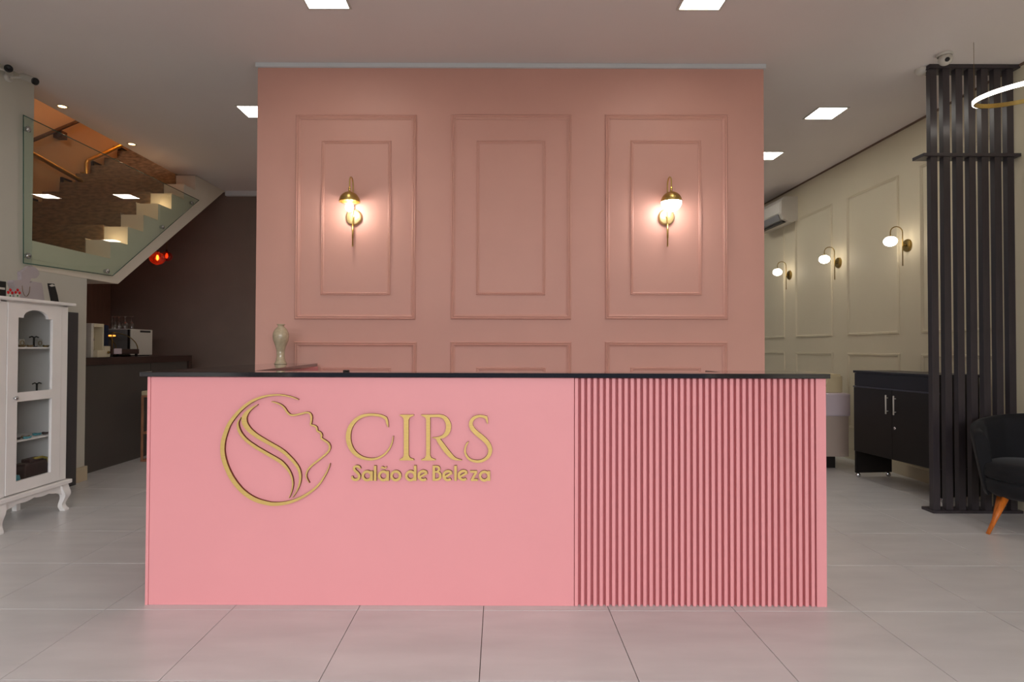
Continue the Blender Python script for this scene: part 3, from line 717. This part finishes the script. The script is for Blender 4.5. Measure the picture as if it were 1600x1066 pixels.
for u in (.01, Ln - .01):
    for dd in (-.03, -.35):
        q = A + un * u + nn * dd; bm = bm_new(); lathe(bm, [(0, -.01), (.019, -.01), (.022, -.006), (.022, .006), (.019, .01), (0, .01)], (q.x, q.y, .022), 18, (.3, .95, 0)); box(bm, q.x - .008, q.y - .006, .022, q.x + .008, q.y + .006, .046); obj('caster', bm, CHROME, cb)

# ------------------------------------------------------------------ massage bed behind
bd = thing('treatment_bed', (3.0, 6.6, 0), 'padded treatment bed under a lilac sheet beyond the desk end', 'bed')
def bx(px0, py0, px1, py1, y0, y1):
    a = at(px0, py1, y0); b = at(px1, py0, y0); return (a.x, y0, a.z, b.x, y1, b.z)
by = 6.15
l0 = at(1336, 650, by); x1 = 3.64; x0 = 1.9
bobj('skirt', (x0, by + .02, .13, x1, by + .72, at(1300, 650, by).z), BEDBASE, bd, .01)
bobj('sheet', (x0 - .01, by, at(1300, 651, by).z, x1 + .01, by + .74, at(1300, 615, by).z), LILAC, bd, .02)
bobj('plinth', (x0 + .2, by + .1, 0, x1 - .1, by + .64, .13), CABK, bd)
z2 = at(1300, 616, by).z; z3 = at(1300, 585, by + .1).z
bm = bm_new(); prism(bm, [(3.38, by + .08, z2 - .01), (3.62, by + .08, z2 - .01), (3.62, by + .08, z3), (3.47, by + .08, z3)], (0, .6, 0))
bmesh.ops.bevel(bm, geom=list(bm.edges), offset=.02, segments=3, affect='EDGES'); obj('headrest', bm, LINEN, bd)

# ------------------------------------------------------------------ velvet armchair
cc = Vector((3.655, 4.06, 0))
ch = thing('velvet_armchair', cc, 'black velvet tub armchair with orange wooden legs at the right edge', 'armchair')
face = math.atan2(-.77, -.64)     # direction the seat faces
def shell():
    bm = bm_new(); nth, nz = 64, 10; cols = []
    for i in range(nth + 1):
        t = -1 + 2 * i / nth; th = face + PI + t * math.radians(112)
        s = abs(t); hgt = .79 - .125 * s ** 1.5 - (.015 if s > .97 else 0)
        ch_ = abs(math.sin(t * PI * 3.5)) * .012
        col = []
        for j in range(nz + 1):
            v_ = j / nz; z = .27 + (hgt - .27) * v_
            r = .245 + .085 * v_ ** .8 - ch_ * v_
            col.append((th, r - .045 + (.0 if 0 < v_ < 1 else .012), z))
        for j in range(nz, -1, -1):
            v_ = j / nz; z = .235 + (hgt - .235 + .0) * v_
            r = .27 + .085 * v_ ** .8
            col.append((th, r - (.008 if v_ == 1 else 0), z - (.006 if v_ == 1 else 0)))
        cols.append([bm.verts.new((cc.x + r * math.cos(a) * .95, cc.y + r * math.sin(a), z)) for a, r, z in col])
    for a, b in zip(cols, cols[1:]):
        m_ = len(a)
        for j in range(m_):
            f = bm.faces.new((a[j], b[j], b[(j + 1) % m_], a[(j + 1) % m_])); f.smooth = True
    bm.faces.new(cols[0]); bm.faces.new(cols[-1][::-1])
    return bm
obj('backrest', shell(), VELVET, ch)
bm = bm_new(); lathe(bm, [(0, .24), (.22, .24), (.262, .27), (.275, .33), (.27, .355), (0, .355)], cc, 40); obj('seat_base', bm, VELVET, ch)
bm = bm_new(); lathe(bm, [(0, .357), (.255, .357), (.278, .375), (.283, .42), (.27, .455), (.2, .478), (0, .485)], cc, 40)
o = obj('seat_cushion', bm, VELVET, ch)
fd = Vector((math.cos(face), math.sin(face), 0))
for k in range(4):
    a = face - math.radians(45) + k * PI / 2 if k < 3 else math.radians(138)
    tp = cc + Vector((math.cos(a), math.sin(a), 0)) * (.21 if k < 2 else .17) + Vector((0, 0, .245)); bt = cc + Vector((math.cos(a), math.sin(a), 0)) * (.345 if k < 2 else .22)
    bt.x = min(bt.x, 3.97)
    bm = bm_new(); tube(bm, [bt, tp], [.0115, .021], 14); obj('leg', bm, OAK, ch)

# ------------------------------------------------------------------ tall dark panel + white display cabinet on the left
tag(bobj('side_cupboard', (XL + .001, 4.75, 0, XL + .05, 5.385, 1.56), DGREY, None, .003), 'dark grey tall panel against the white wall behind the display cabinet', 'panel')
FX, CY0, CY1, BX = -3.33, 3.94, 4.565, -3.70
dcab = thing('display_cabinet', (-3.5, 4.25, 0), 'white display cabinet with arched glass door and cabriole legs', 'cabinet')
ZC0, ZC1 = .235, 1.565
bobj('back_panel', (BX, CY0 + .02, ZC0, BX + .012, CY1 - .02, ZC1), WHITEI, dcab)
for y0, y1 in ((CY0, CY0 + .018), (CY1 - .018, CY1)):
    bobj('side_panel', (BX, y0, ZC0, FX - .002, y1, ZC1), WHITEL, dcab)
bobj('pilaster', (FX - .02, CY1 - .062, ZC0, FX, CY1 + .004, ZC1), WHITEL, dcab, .003)
bobj('pilaster', (FX - .02, CY0 - .002, ZC0, FX, CY0 + .064, ZC1), WHITEL, dcab, .003)
bobj('bottom_board', (BX, CY0, ZC0 - .01, FX - .02, CY1, ZC0 + .02), WHITEI, dcab)
bobj('top_board', (BX, CY0 + .01, ZC1 - .01, FX - .0, CY1 - .005, ZC1), WHITEL, dcab)
bobj('cornice', (BX - .01, CY0 - .04, ZC1, FX + .035, CY1 + .045, ZC1 + .022), WHITEL, dcab, .006)
bobj('base_moulding', (BX - .005, CY0 - .03, ZC0 - .035, FX + .03, CY1 + .035, ZC0 - .004), WHITEL, dcab, .006)
# door with two openings (arched upper)
DY0, DY1 = CY0 + .068, CY1 - .066
oy0, oy1 = atx(26.5, 600, FX).y, atx(80.5, 600, FX).y
dz0, dz1 = ZC0 + .005, ZC1 - .012
z_sh = 1.452; z_ar = 1.508; z_m1 = .932; z_m0 = .868; z_b = .318
door = bm_new()
X_ = FX - .018
def dbox(y0, z0, y1, z1): box(door, X_, y0, z0, FX + .004, y1, z1)
dbox(DY0, dz0, oy0, dz1); dbox(oy1, dz0, DY1, dz1); dbox(oy0, dz0, oy1, z_b); dbox(oy0, z_m0, oy1, z_m1)
ym = (oy0 + oy1) / 2; hw = (oy1 - oy0) / 2; aw = hw * .72
arc = [(oy0, dz1), (oy0, z_sh), (ym - aw, z_sh)] + [(ym - aw * math.cos(PI * k / 14), z_sh + .004 + (z_ar - z_sh) * math.sin(PI * k / 14)) for k in range(15)] + [(ym + aw, z_sh), (oy1, z_sh), (oy1, dz1)]
prism(door, [(X_, y, z) for y, z in arc], (FX + .004 - X_, 0, 0))
dd = obj('door', door, WHITEL, dcab)
for z0, z1, nm in ((z_b, z_m0, 0), (z_m1, z_ar, 1)):
    bm = bm_new(); bm.faces.new([bm.verts.new((FX - .012, y, z)) for y, z in ((oy0, z0), (oy1, z0), (oy1, z1), (oy0, z1))]); obj('pane', bm, CGLASS, dd)
v = atx(20.5, 622.5, FX); bm = bm_new(); lathe(bm, [(.006, 0), (.006, .01), (.014, .016), (.015, .024), (.008, .03), (0, .031)], (FX + .002, v.y, v.z), 18, (1, 0, 0)); obj('knob', bm, CHROME, dd)
SH = [(1.247, 'shelf'), (.90, 'shelf'), (.594, 'shelf')]
for z, nme in SH: bobj('shelf', (BX + .012, CY0 + .018, z - .012, FX - .03, CY1 - .018, z), WHITEL, dcab)
# apron scalloped
def apron(y0, y1, x, n=(-.018, 0, 0)):
    L_ = y1 - y0; top_ = ZC0 - .036; pts = [(y0, top_), (y1, top_)]
    for k in range(33):
        s = 1 - k / 32; e = abs(s - .5) * 2
        z = top_ - .028 - .022 * e ** 2 - .010 * abs(math.sin(s * PI * 4)) - (.03 * max(0, e - .8) / .2)
        pts.append((y0 + L_ * s, z))
    bm = bm_new(); prism(bm, [(x, y, z) for y, z in pts], n); return bm
obj('apron', apron(CY0 + .03, CY1 - .03, FX + .006), WHITEL, dcab)
def cableg(y, sgn, x, sx=1):
    zt2 = ZC0 - .036
    pr = [(0, zt2, .036), (.004, zt2 - .03, .038), (.012, zt2 - .06, .036), (.016, zt2 - .085, .030), (.010, zt2 - .115, .023), (.002, zt2 - .145, .021), (.004, .03, .024), (.012, .012, .027), (.014, 0, .026)]
    pr = cr(pr, 3); bm = bm_new(); rings = []
    for o_, z, w_ in pr:
        cx, cy = x + sx * o_ - .02 * sx, y + sgn * o_ - sgn * .025
        rings.append([bm.verts.new((cx + a * w_ * .75, cy + b * w_ * .9, max(z, 0.0))) for a, b in ((-1, -1), (1, -1), (1, 1), (-1, 1))])
    for a, b in zip(rings, rings[1:]):
        for k in range(4): bm.faces.new((a[k], a[(k + 1) % 4], b[(k + 1) % 4], b[k])).smooth = False
    bm.faces.new(rings[0]); bm.faces.new(rings[-1]); return bm
obj('leg', cableg(CY1, 1, FX + .01), WHITEL, dcab); obj('leg', cableg(CY0, -1, FX + .01), WHITEL, dcab)
bobj('leg', (BX + .0, CY1 - .045, 0, BX + .035, CY1 - .01, ZC0 - .03), WHITEL, dcab)
bobj('leg', (BX + .0, CY0 + .01, 0, BX + .035, CY0 + .045, ZC0 - .03), WHITEL, dcab)
# --- items on top
ZTC = ZC1 + .022
def outline_card(name, pts, X, th, m, par=None, zoff=0):
    """upright cut-out standing on the cabinet at depth X (x), outline in pixels"""
    w3 = [atx(px, py, X) for px, py in pts]; zmin = min(q.z for q in w3)
    bm = bm_new(); prism(bm, [(X, q.y, q.z - zmin + ZTC + .001 + zoff) for q in w3], (-th, 0, 0)); return obj(name, bm, m, par)
def zz(X_, Y_): return (X_ / 10.658, 400 + Y_ / 10.658)
bust = thing('necklace_bust', (-3.5, 4.2, ZTC), 'pale grey head and shoulders jewellery bust on the white cabinet', 'display bust')
head = [zz(*p) for p in ((350, 440), (370, 370), (345, 290), (430, 260), (480, 200), (530, 185), (600, 215), (655, 270), (665, 330), (645, 365), (615, 395), (510, 388), (512, 450), (505, 490), (420, 500), (345, 480))]
body = [zz(*p) for p in ((215, 432), (345, 425), (400, 480), (500, 480), (520, 445), (690, 475), (700, 560), (740, 770), (330, 760), (260, 640), (240, 540), (198, 465))]
zb_ = min(atx(px, py, -3.48).z for px, py in body)
for nm, pl, X in (('head', head, -3.481), ('shoulders', body, -3.475)):
    w3 = [atx(px, py, -3.48) for px, py in pl]; bm = bm_new()
    prism(bm, [(X, q.y, q.z - zb_ + ZTC + .001) for q in w3], (-.03 if nm == 'head' else -.045, 0, 0))
    bmesh.ops.bevel(bm, geom=list(bm.edges), offset=.004, segments=2, affect='EDGES'); obj(nm, bm, SKINB, bust)
q = atx(*zz(430, 640), -3.474); bm = bm_new(); pts = []
for k in range(13):
    a = PI * k / 12; pts.append((-3.472, q.y - .035 * math.cos(a), q.z + .06 - .075 * math.sin(a)))
tube(bm, pts, .0016, 6); obj('necklace', bm, EARTH, bust)
fr = thing('photo_frame', (-3.45, 3.98, ZTC), 'black framed picture on the cabinet at the left frame edge', 'picture')
a, b = atx(-14, 438, -3.46), atx(9.5, 468, -3.46)
bobj('frame', (-3.475, a.y, ZTC + .001, -3.46, b.y, a.z + .004), BLACKM, fr, .003)
bobj('picture', (-3.462, a.y + .012, ZTC + .06, -3.4585, b.y - .012, ZTC + .075), PLASTW, fr)
for nm, cx, lb in (('left', 15.5, 'left of two red flower earring cards on the white cabinet'), ('right', 27, 'right of two red flower earring cards on the white cabinet')):
    a, b = atx(cx - 4, 470, -3.40), atx(cx + 4, 470, -3.40)
    e = thing('earring_card', ((-3.4), (a.y + b.y) / 2, ZTC), lb, 'earrings', 'red flower earrings')
    zt3 = atx(cx, 456, -3.40).z; yc = (a.y + b.y) / 2
    bobj('card', (-3.403, a.y, ZTC + .001, -3.40, b.y, zt3 - .01), PLASTW, e)
    for dy_, dz_ in ((-.017, -.006), (.017, -.006), (0, .012)):
        bm = bm_new(); lathe(bm, [(0, .006), (.0085, .004), (.011, 0), (0, -.002)], (-3.399, yc + dy_, zt3 + dz_), 12, (1, 0, 0)); obj('petal', bm, RED, e)
    bm = bm_new(); lathe(bm, [(0, .004), (.006, .002), (.006, 0)], (-3.399, yc, zt3 - .028), 8, (1, 0, 0)); obj('leaf', bm, GREEN, e)
lc = thing('leaning_display', (-3.45, 4.4, ZTC), 'black curved card with a bright tip at the cabinet right end', 'display card')
pl = [zz(*p) for p in ((815, 455), (905, 462), (925, 520), (960, 650), (985, 785), (875, 780), (850, 650), (825, 530))]
outline_card('card', pl, -3.44, .012, BLACKM, lc)
pl2 = [zz(*p) for p in ((815, 490), (870, 468), (922, 495), (860, 510))]
w3 = [atx(px, py, -3.438) for px, py in pl2]; zm = min(atx(px, py, -3.44).z for px, py in pl)
bm = bm_new(); prism(bm, [(-3.4385, q.y, q.z - zm + ZTC) for q in w3], (.002, 0, 0)); obj('tip', bm, PLASTW, lc)
# --- items inside
def tstand(px, z, lb):
    y = atx(px, 540, -3.47).y; r = thing('ring_stand', (-3.47, y, z), lb, 'jewellery stand')
    bm = bm_new(); tube(bm, [(-3.47, y, z + .004), (-3.47, y, z + .072)], .0065, 8); obj('post', bm, BLACKM, r)
    bm = bm_new(); tube(bm, [(-3.47, y - .042, z + .072), (-3.47, y - .02, z + .079), (-3.47, y, z + .07), (-3.47, y + .02, z + .079), (-3.47, y + .042, z + .072)], .005, 8); obj('arms', bm, BLACKM, r)
    bm = bm_new(); lathe(bm, [(0, .001), (.022, .001), (.02, .006), (0, .007)], (-3.47, y, z), 16); obj('foot', bm, BLACKM, r)
tstand(53, 1.247, 'black T-shaped ring stand on the top glass cabinet shelf')
tstand(58.5, .90, 'black T-shaped ring stand on the middle cabinet shelf')
for px, lb in ((34, 'leftmost white card with hoop earring on the top shelf'), (62, 'middle white card with hoop earring on the top shelf'), (74, 'rightmost white card with hoop earring on the top shelf')):
    y = atx(px, 530, -3.50).y; r = thing('hoop_card', (-3.5, y, 1.247), lb, 'earrings', 'hoop earring cards')
    bobj('card', (-3.503, y - .026, 1.2475, -3.499, y + .026, 1.305), PLASTW, r, .001)
    bm = bm_new(); tube(bm, [(-3.496, y + .016 * math.cos(2 * PI * k / 16), 1.277 + .016 * math.sin(2 * PI * k / 16)) for k in range(16)], .0022, 6, closed=True); obj('hoop', bm, BRASSD, r)
def trinket(px, z, X, m, r_, lb, g='trinkets on the cabinet shelves', name='bracelet'):
    y = atx(px, 600, X).y; bm = bm_new()
    tube(bm, [(X + r_ * .8 * math.cos(2 * PI * k / 14), y + r_ * math.sin(2 * PI * k / 14), z + .008 + .003 * math.sin(k)) for k in range(14)], .0065, 6, closed=True)
    tag(obj(name, bm, m), lb, 'jewellery', g)
trinket(33, 1.247, -3.39, EARTH, .022, 'bronze bracelet lying at the left of the top shelf')
trinket(46, 1.247, -3.38, EARTH, .016, 'small bronze bracelet lying before the ring stand on top shelf')
trinket(71, 1.247, -3.39, BRASSD, .018, 'brass bracelet lying at the right of the top shelf')
trinket(44, .90, -3.40, EARTH, .02, 'bronze bracelet left of the ring stand on the middle shelf')
trinket(72, .90, -3.39, PLASTW, .02, 'white bracelet at the right of the middle shelf')
trinket(27, .594, -3.40, BLACKM, .022, 'black bracelet at the left of the third shelf')
trinket(41, .594, -3.41, EARTH, .024, 'bronze bracelet on the third shelf among teal ones')
trinket(44, .594, -3.37, TEAL, .022, 'teal bracelet in front at the middle of the third shelf')
trinket(59, .594, -3.43, TEAL, .026, 'large teal bracelet on the third shelf right of centre')
trinket(73, .594, -3.41, DBROWN, .024, 'dark brown bracelet at the right of the third shelf')
y0, y1 = atx(37, 730, -3.45).y, atx(75, 730, -3.45).y
bag = thing('leather_purse', (-3.45, (y0 + y1) / 2, ZC0 + .02), 'dark brown woven purse at the bottom of the glass cabinet', 'purse')
bobj('body', (-3.53, y0, ZC0 + .021, -3.44, y1, ZC0 + .16), DBROWN, bag, .012)
bobj('flap', (-3.52, y0 + .06, ZC0 + .158, -3.45, y1 - .04, ZC0 + .185), DBROWN, bag, .008)
bm = bm_new(); tube(bm, [(-3.46, y0 + .1, ZC0 + .182), (-3.445, y1 - .07, ZC0 + .185), (-3.432, y1 - .03, ZC0 + .17), (-3.43, y1 - .015, ZC0 + .13)], .009, 8); obj('scarf', bm, YELLOW, bag)
y = atx(27, 745, -3.43).y; bm = bm_new(); lathe(bm, [(0, 0), (.03, 0), (.034, .05), (.028, .075), (0, .078)], (-3.45, y, ZC0 + .021), 16)
tag(obj('glass_jar', bm, TEAL), 'small teal jar left of the purse in the cabinet bottom', 'jar')

# ------------------------------------------------------------------ kitchen bar counter
KX = -4.05; KY1 = 7.80; KZ = 1.142
kc = thing('bar_counter', (-4.3, 6.7, 0), 'dark bar counter with thick brown wooden top under the stairs', 'counter')
bobj('front_panel', (KX - .52, 5.575, 0, KX - .01, KY1 - .09, KZ - .075), KGREY, kc)
bobj('worktop', (KX - .56, 5.565, KZ - .075, KX + .005, KY1, KZ), KTOP, kc, .002)
bobj('end_leg', (KX - .56, KY1 - .075, 0, KX + .005, KY1, KZ - .076), KTOP, kc, .002)
bobj('panel_joint', (KX - .0105, 6.9, 0, KX - .0085, 6.906, KZ - .08), BLACKM, kc)
# stool
q = fl(217, 722)
sx0, sy0 = q.x + .02, q.y + .02
stl = thing('bar_stool', (sx0 + .18, sy0 + .2, 0), 'tan wooden bar stool with cream seat half hidden by the desk', 'stool')
w = .02; W_, D_ = .36, .36; HS = .72
for a, b in ((0, 0), (W_, 0), (0, D_), (W_, D_)):
    bobj('leg', (sx0 + a - w / 2, sy0 + b - w / 2, .0, sx0 + a + w / 2, sy0 + b + w / 2, HS), STOOLW, stl, .002)
for z in (.0, .30, HS - .02):
    for (x0_, y0_, x1_, y1_) in ((0, 0, W_, 0), (0, D_, W_, D_), (0, 0, 0, D_), (W_, 0, W_, D_)):
        if z == .3 and y0_ == y1_ == D_: continue
        if x0_ == x1_: b = (sx0 + x0_ - w / 2 + .001, sy0 + w / 2, z + .001, sx0 + x0_ + w / 2 - .001, sy0 + D_ - w / 2, z + w)
        else: b = (sx0 + w / 2, sy0 + y0_ - w / 2 + .001, z + .001, sx0 + W_ - w / 2, sy0 + y0_ + w / 2 - .001, z + w)
        bobj('rail', b, STOOLW, stl)
bobj('seat', (sx0 - .01, sy0 - .01, HS + .001, sx0 + W_ + .01, sy0 + D_ + .01, HS + .05), LINEN, stl, .012)

# ------------------------------------------------------------------ kitchen items
def pb(px0, px1, Y, z0, z1, depth):
    a = at(px0, 550, Y).x; b = at(px1, 550, Y).x; return (a, Y, z0, b, Y + depth, z1)
wd = thing('water_dispenser', (-4.2, 6.04, KZ), 'cream water dispenser with a recessed tap bay at the counter left end', 'dispenser')
H = at(150, 505.5, 6.0).z; X1 = -4.10
bobj('back', (X1 - .22, 5.95, KZ + .001, X1 - .09, 6.14, H), PLASTC, wd, .005)
bobj('side', (X1 - .0895, 5.95, KZ + .001, X1, 5.985, H), PLASTW, wd, .004)
bobj('side', (X1 - .0895, 6.125, KZ + .001, X1, 6.14, H), PLASTC, wd, .003)
bobj('hood', (X1 - .0895, 5.9855, H - .035, X1 + .003, 6.1245, H), PLASTC, wd, .004)
bobj('drip_tray', (X1 - .0895, 5.9855, KZ + .001, X1 + .04, 6.1245, KZ + .075), PLASTC, wd, .004)
bm = bm_new(); tube(bm, [(X1 - .09, 6.055, KZ + .19), (X1 - .05, 6.055, KZ + .19), (X1 - .045, 6.055, KZ + .17)], .009, 8); obj('tap', bm, CHROME, wd)
cm = thing('coffee_machine', (-4.2, 6.22, KZ), 'small cream coffee machine with dark navy tank beside the dispenser', 'coffee machine')
zk = at(165, 541, 6.2).z
bobj('base', (-4.32, 6.165, KZ + .001, -4.11, 6.262, zk), PLASTC, cm, .008)
bobj('water_tank', (-4.30, 6.170, zk + .0005, -4.125, 6.258, at(165, 508, 6.2).z), NAVY, cm, .015)
bm = bm_new(); lathe(bm, [(.014, 0), (.014, .012), (0, .014)], (-4.11, 6.225, KZ + .05), 14, (1, 0, 0)); obj('knob', bm, BRASSD, cm)
mw = thing('countertop_oven', (-4.43, 7.1, KZ), 'white box oven with dark glass front below the upside-down wine glasses', 'oven')
H = at(190, 514, 6.9).z; OA, OB = -4.57, -4.30
bobj('casing', (OA, 6.912, KZ + .012, OB, 7.34, H), PLASTW, mw, .005)
bobj('door', (OA + .004, 6.90, KZ + .02, OB - .03, 6.9115, H - .006), DARKGL, mw, .002)
bobj('handle_strip', (OB - .028, 6.893, KZ + .02, OB - .008, 6.9115, H - .006), BLACKM, mw)
v1, v2 = atx(219, 518, OB), atx(235, 518, OB)
bobj('vent_slot', (OB - .002, v1.y, v1.z - .012, OB + .002, v2.y, v1.z + .012), BLACKM, mw)
for xx in (OA + .03, OB - .03):
    bobj('foot', (xx - .015, 6.93, KZ + .0005, xx + .015, 7.3, KZ + .012), BLACKM, mw)
bs = thing('food_warmer', (-4.25, 6.5, KZ), 'brown countertop food warmer with curved clear cover and orange lamp', 'food warmer')
WX = -4.11; zb0 = KZ + .03; zb1 = KZ + .085; w0, w1 = 6.285, 6.76
bobj('base', (WX - .26, w0, zb0, WX, w1, zb1), KTOP, bs, .004)
for yy in (w0 + .015, w1 - .02):
    for xx in (WX - .02, WX - .23): bobj('foot', (xx - .01, yy - .012, KZ + .0005, xx + .01, yy + .012, zb0 + .001), BLACKM, bs)
hh = at(180, 520, 6.35).z - zb1; ww = w1 - w0 - .03
arcp = [(w0 + .01 + ww * math.sin(PI / 2 * k / 12), zb1 + hh * math.cos(PI / 2 * k / 12)) for k in range(13)]
for xx in (WX - .005, WX - .25):
    bm = bm_new(); tube(bm, [(xx, y, z) for y, z in arcp], .005, 8); tube(bm, [(xx, w0 + .01, zb1), (xx, w0 + .01, zb1 + hh)], .005, 8); obj('frame', bm, BRASSD, bs)
bm = bm_new(); vs = [[bm.verts.new((xx, y, z)) for y, z in arcp] for xx in (WX - .005, WX - .25)]
for k in range(12): bm.faces.new((vs[0][k], vs[0][k + 1], vs[1][k + 1], vs[1][k])).smooth = True
obj('cover', bm, CGLASS, bs)
bobj('heat_lamp', (WX - .2, w0 + .02, zb1 + hh - .04, WX - .02, w0 + .09, zb1 + hh - .025), WARME, bs, .004)
bobj('leaflet', (WX + .0003, w0 + .03, zb0 + .002, WX + .002, w0 + .16, zb1 + .006), LILAC, bs)
for k, (px, Yg, w_) in enumerate(((175.5, 6.95, .6), (179.5, 6.98, .7), (186, 7.04, 1), (195.5, 7.12, 1.1), (206, 7.25, .95))):
    x = at(px, 500, Yg).x; hs = at(px, 494.5, Yg).z - H
    bm = bm_new(); lathe(bm, [(.026 * w_ + .006, 0), (.034 * w_, hs * .25), (.03 * w_, hs * .42), (.012, hs * .58), (.004, hs * .64), (.0035, hs * .93), (.03 * w_, hs * .985), (.03 * w_, hs)], (x, Yg, H + .001), 20)
    tag(obj('wine_glass', bm, WGLASS), ['upside-down wine glass at the left end on the white oven', 'upside-down wine glass second from left on the white oven', 'upside-down wine glass third from left on the white oven', 'widest upside-down wine glass, fourth from left on the oven', 'upside-down wine glass at the right end on the white oven'][k], 'wine glass', 'wine glasses on the oven')

# ------------------------------------------------------------------ red pendant bulbs
for (px, py, Y, R, lb, lit) in ((246, 404, 7.15, .088, 'red glass pendant with glowing filament under the stairs', 1), (260.5, 401, 7.75, .07, 'smaller red glass pendant behind the glowing one', 0)):
    c_ = at(px, py, Y); c_.x = min(c_.x, -4.0)
    r = thing('pendant_lamp', c_, lb, 'pendant lamp')
    zt4 = 1.89 + (Y - 6.01) * .677 + .004
    bm = bm_new(); tube(bm, [(c_.x, Y, c_.z + R * .9), (c_.x, Y, zt4)], .003, 6); obj('cord', bm, BRASSD, r)
    bm = bm_new(); lathe(bm, [(.008, R * 1.3), (.014, R * 1.25), (.014, R * .85)], (c_.x, Y, c_.z), 14); obj('lamp_holder', bm, BLACKM, r)
    bm = bm_new(); lathe(bm, [(.015, R * .98)] + [(R * math.sin(a), R * .88 * math.cos(a)) for a in [math.radians(18 + k * 13.5) for k in range(12)]] + [(0, -R * .88)], (c_.x, Y, c_.z), 24); obj('glass_shade', bm, REDGL, r)
    bm = bm_new(); ball(bm, (c_.x, Y, c_.z + .01), .014, 2.4, seg=12); obj('bulb', bm, FILA if lit else FILD, r)
    point('pendant_glow', (c_.x + .06 * (0), Y + .0, c_.z - .01), 1.0 if lit else .05, (1, .32, .08), .03)
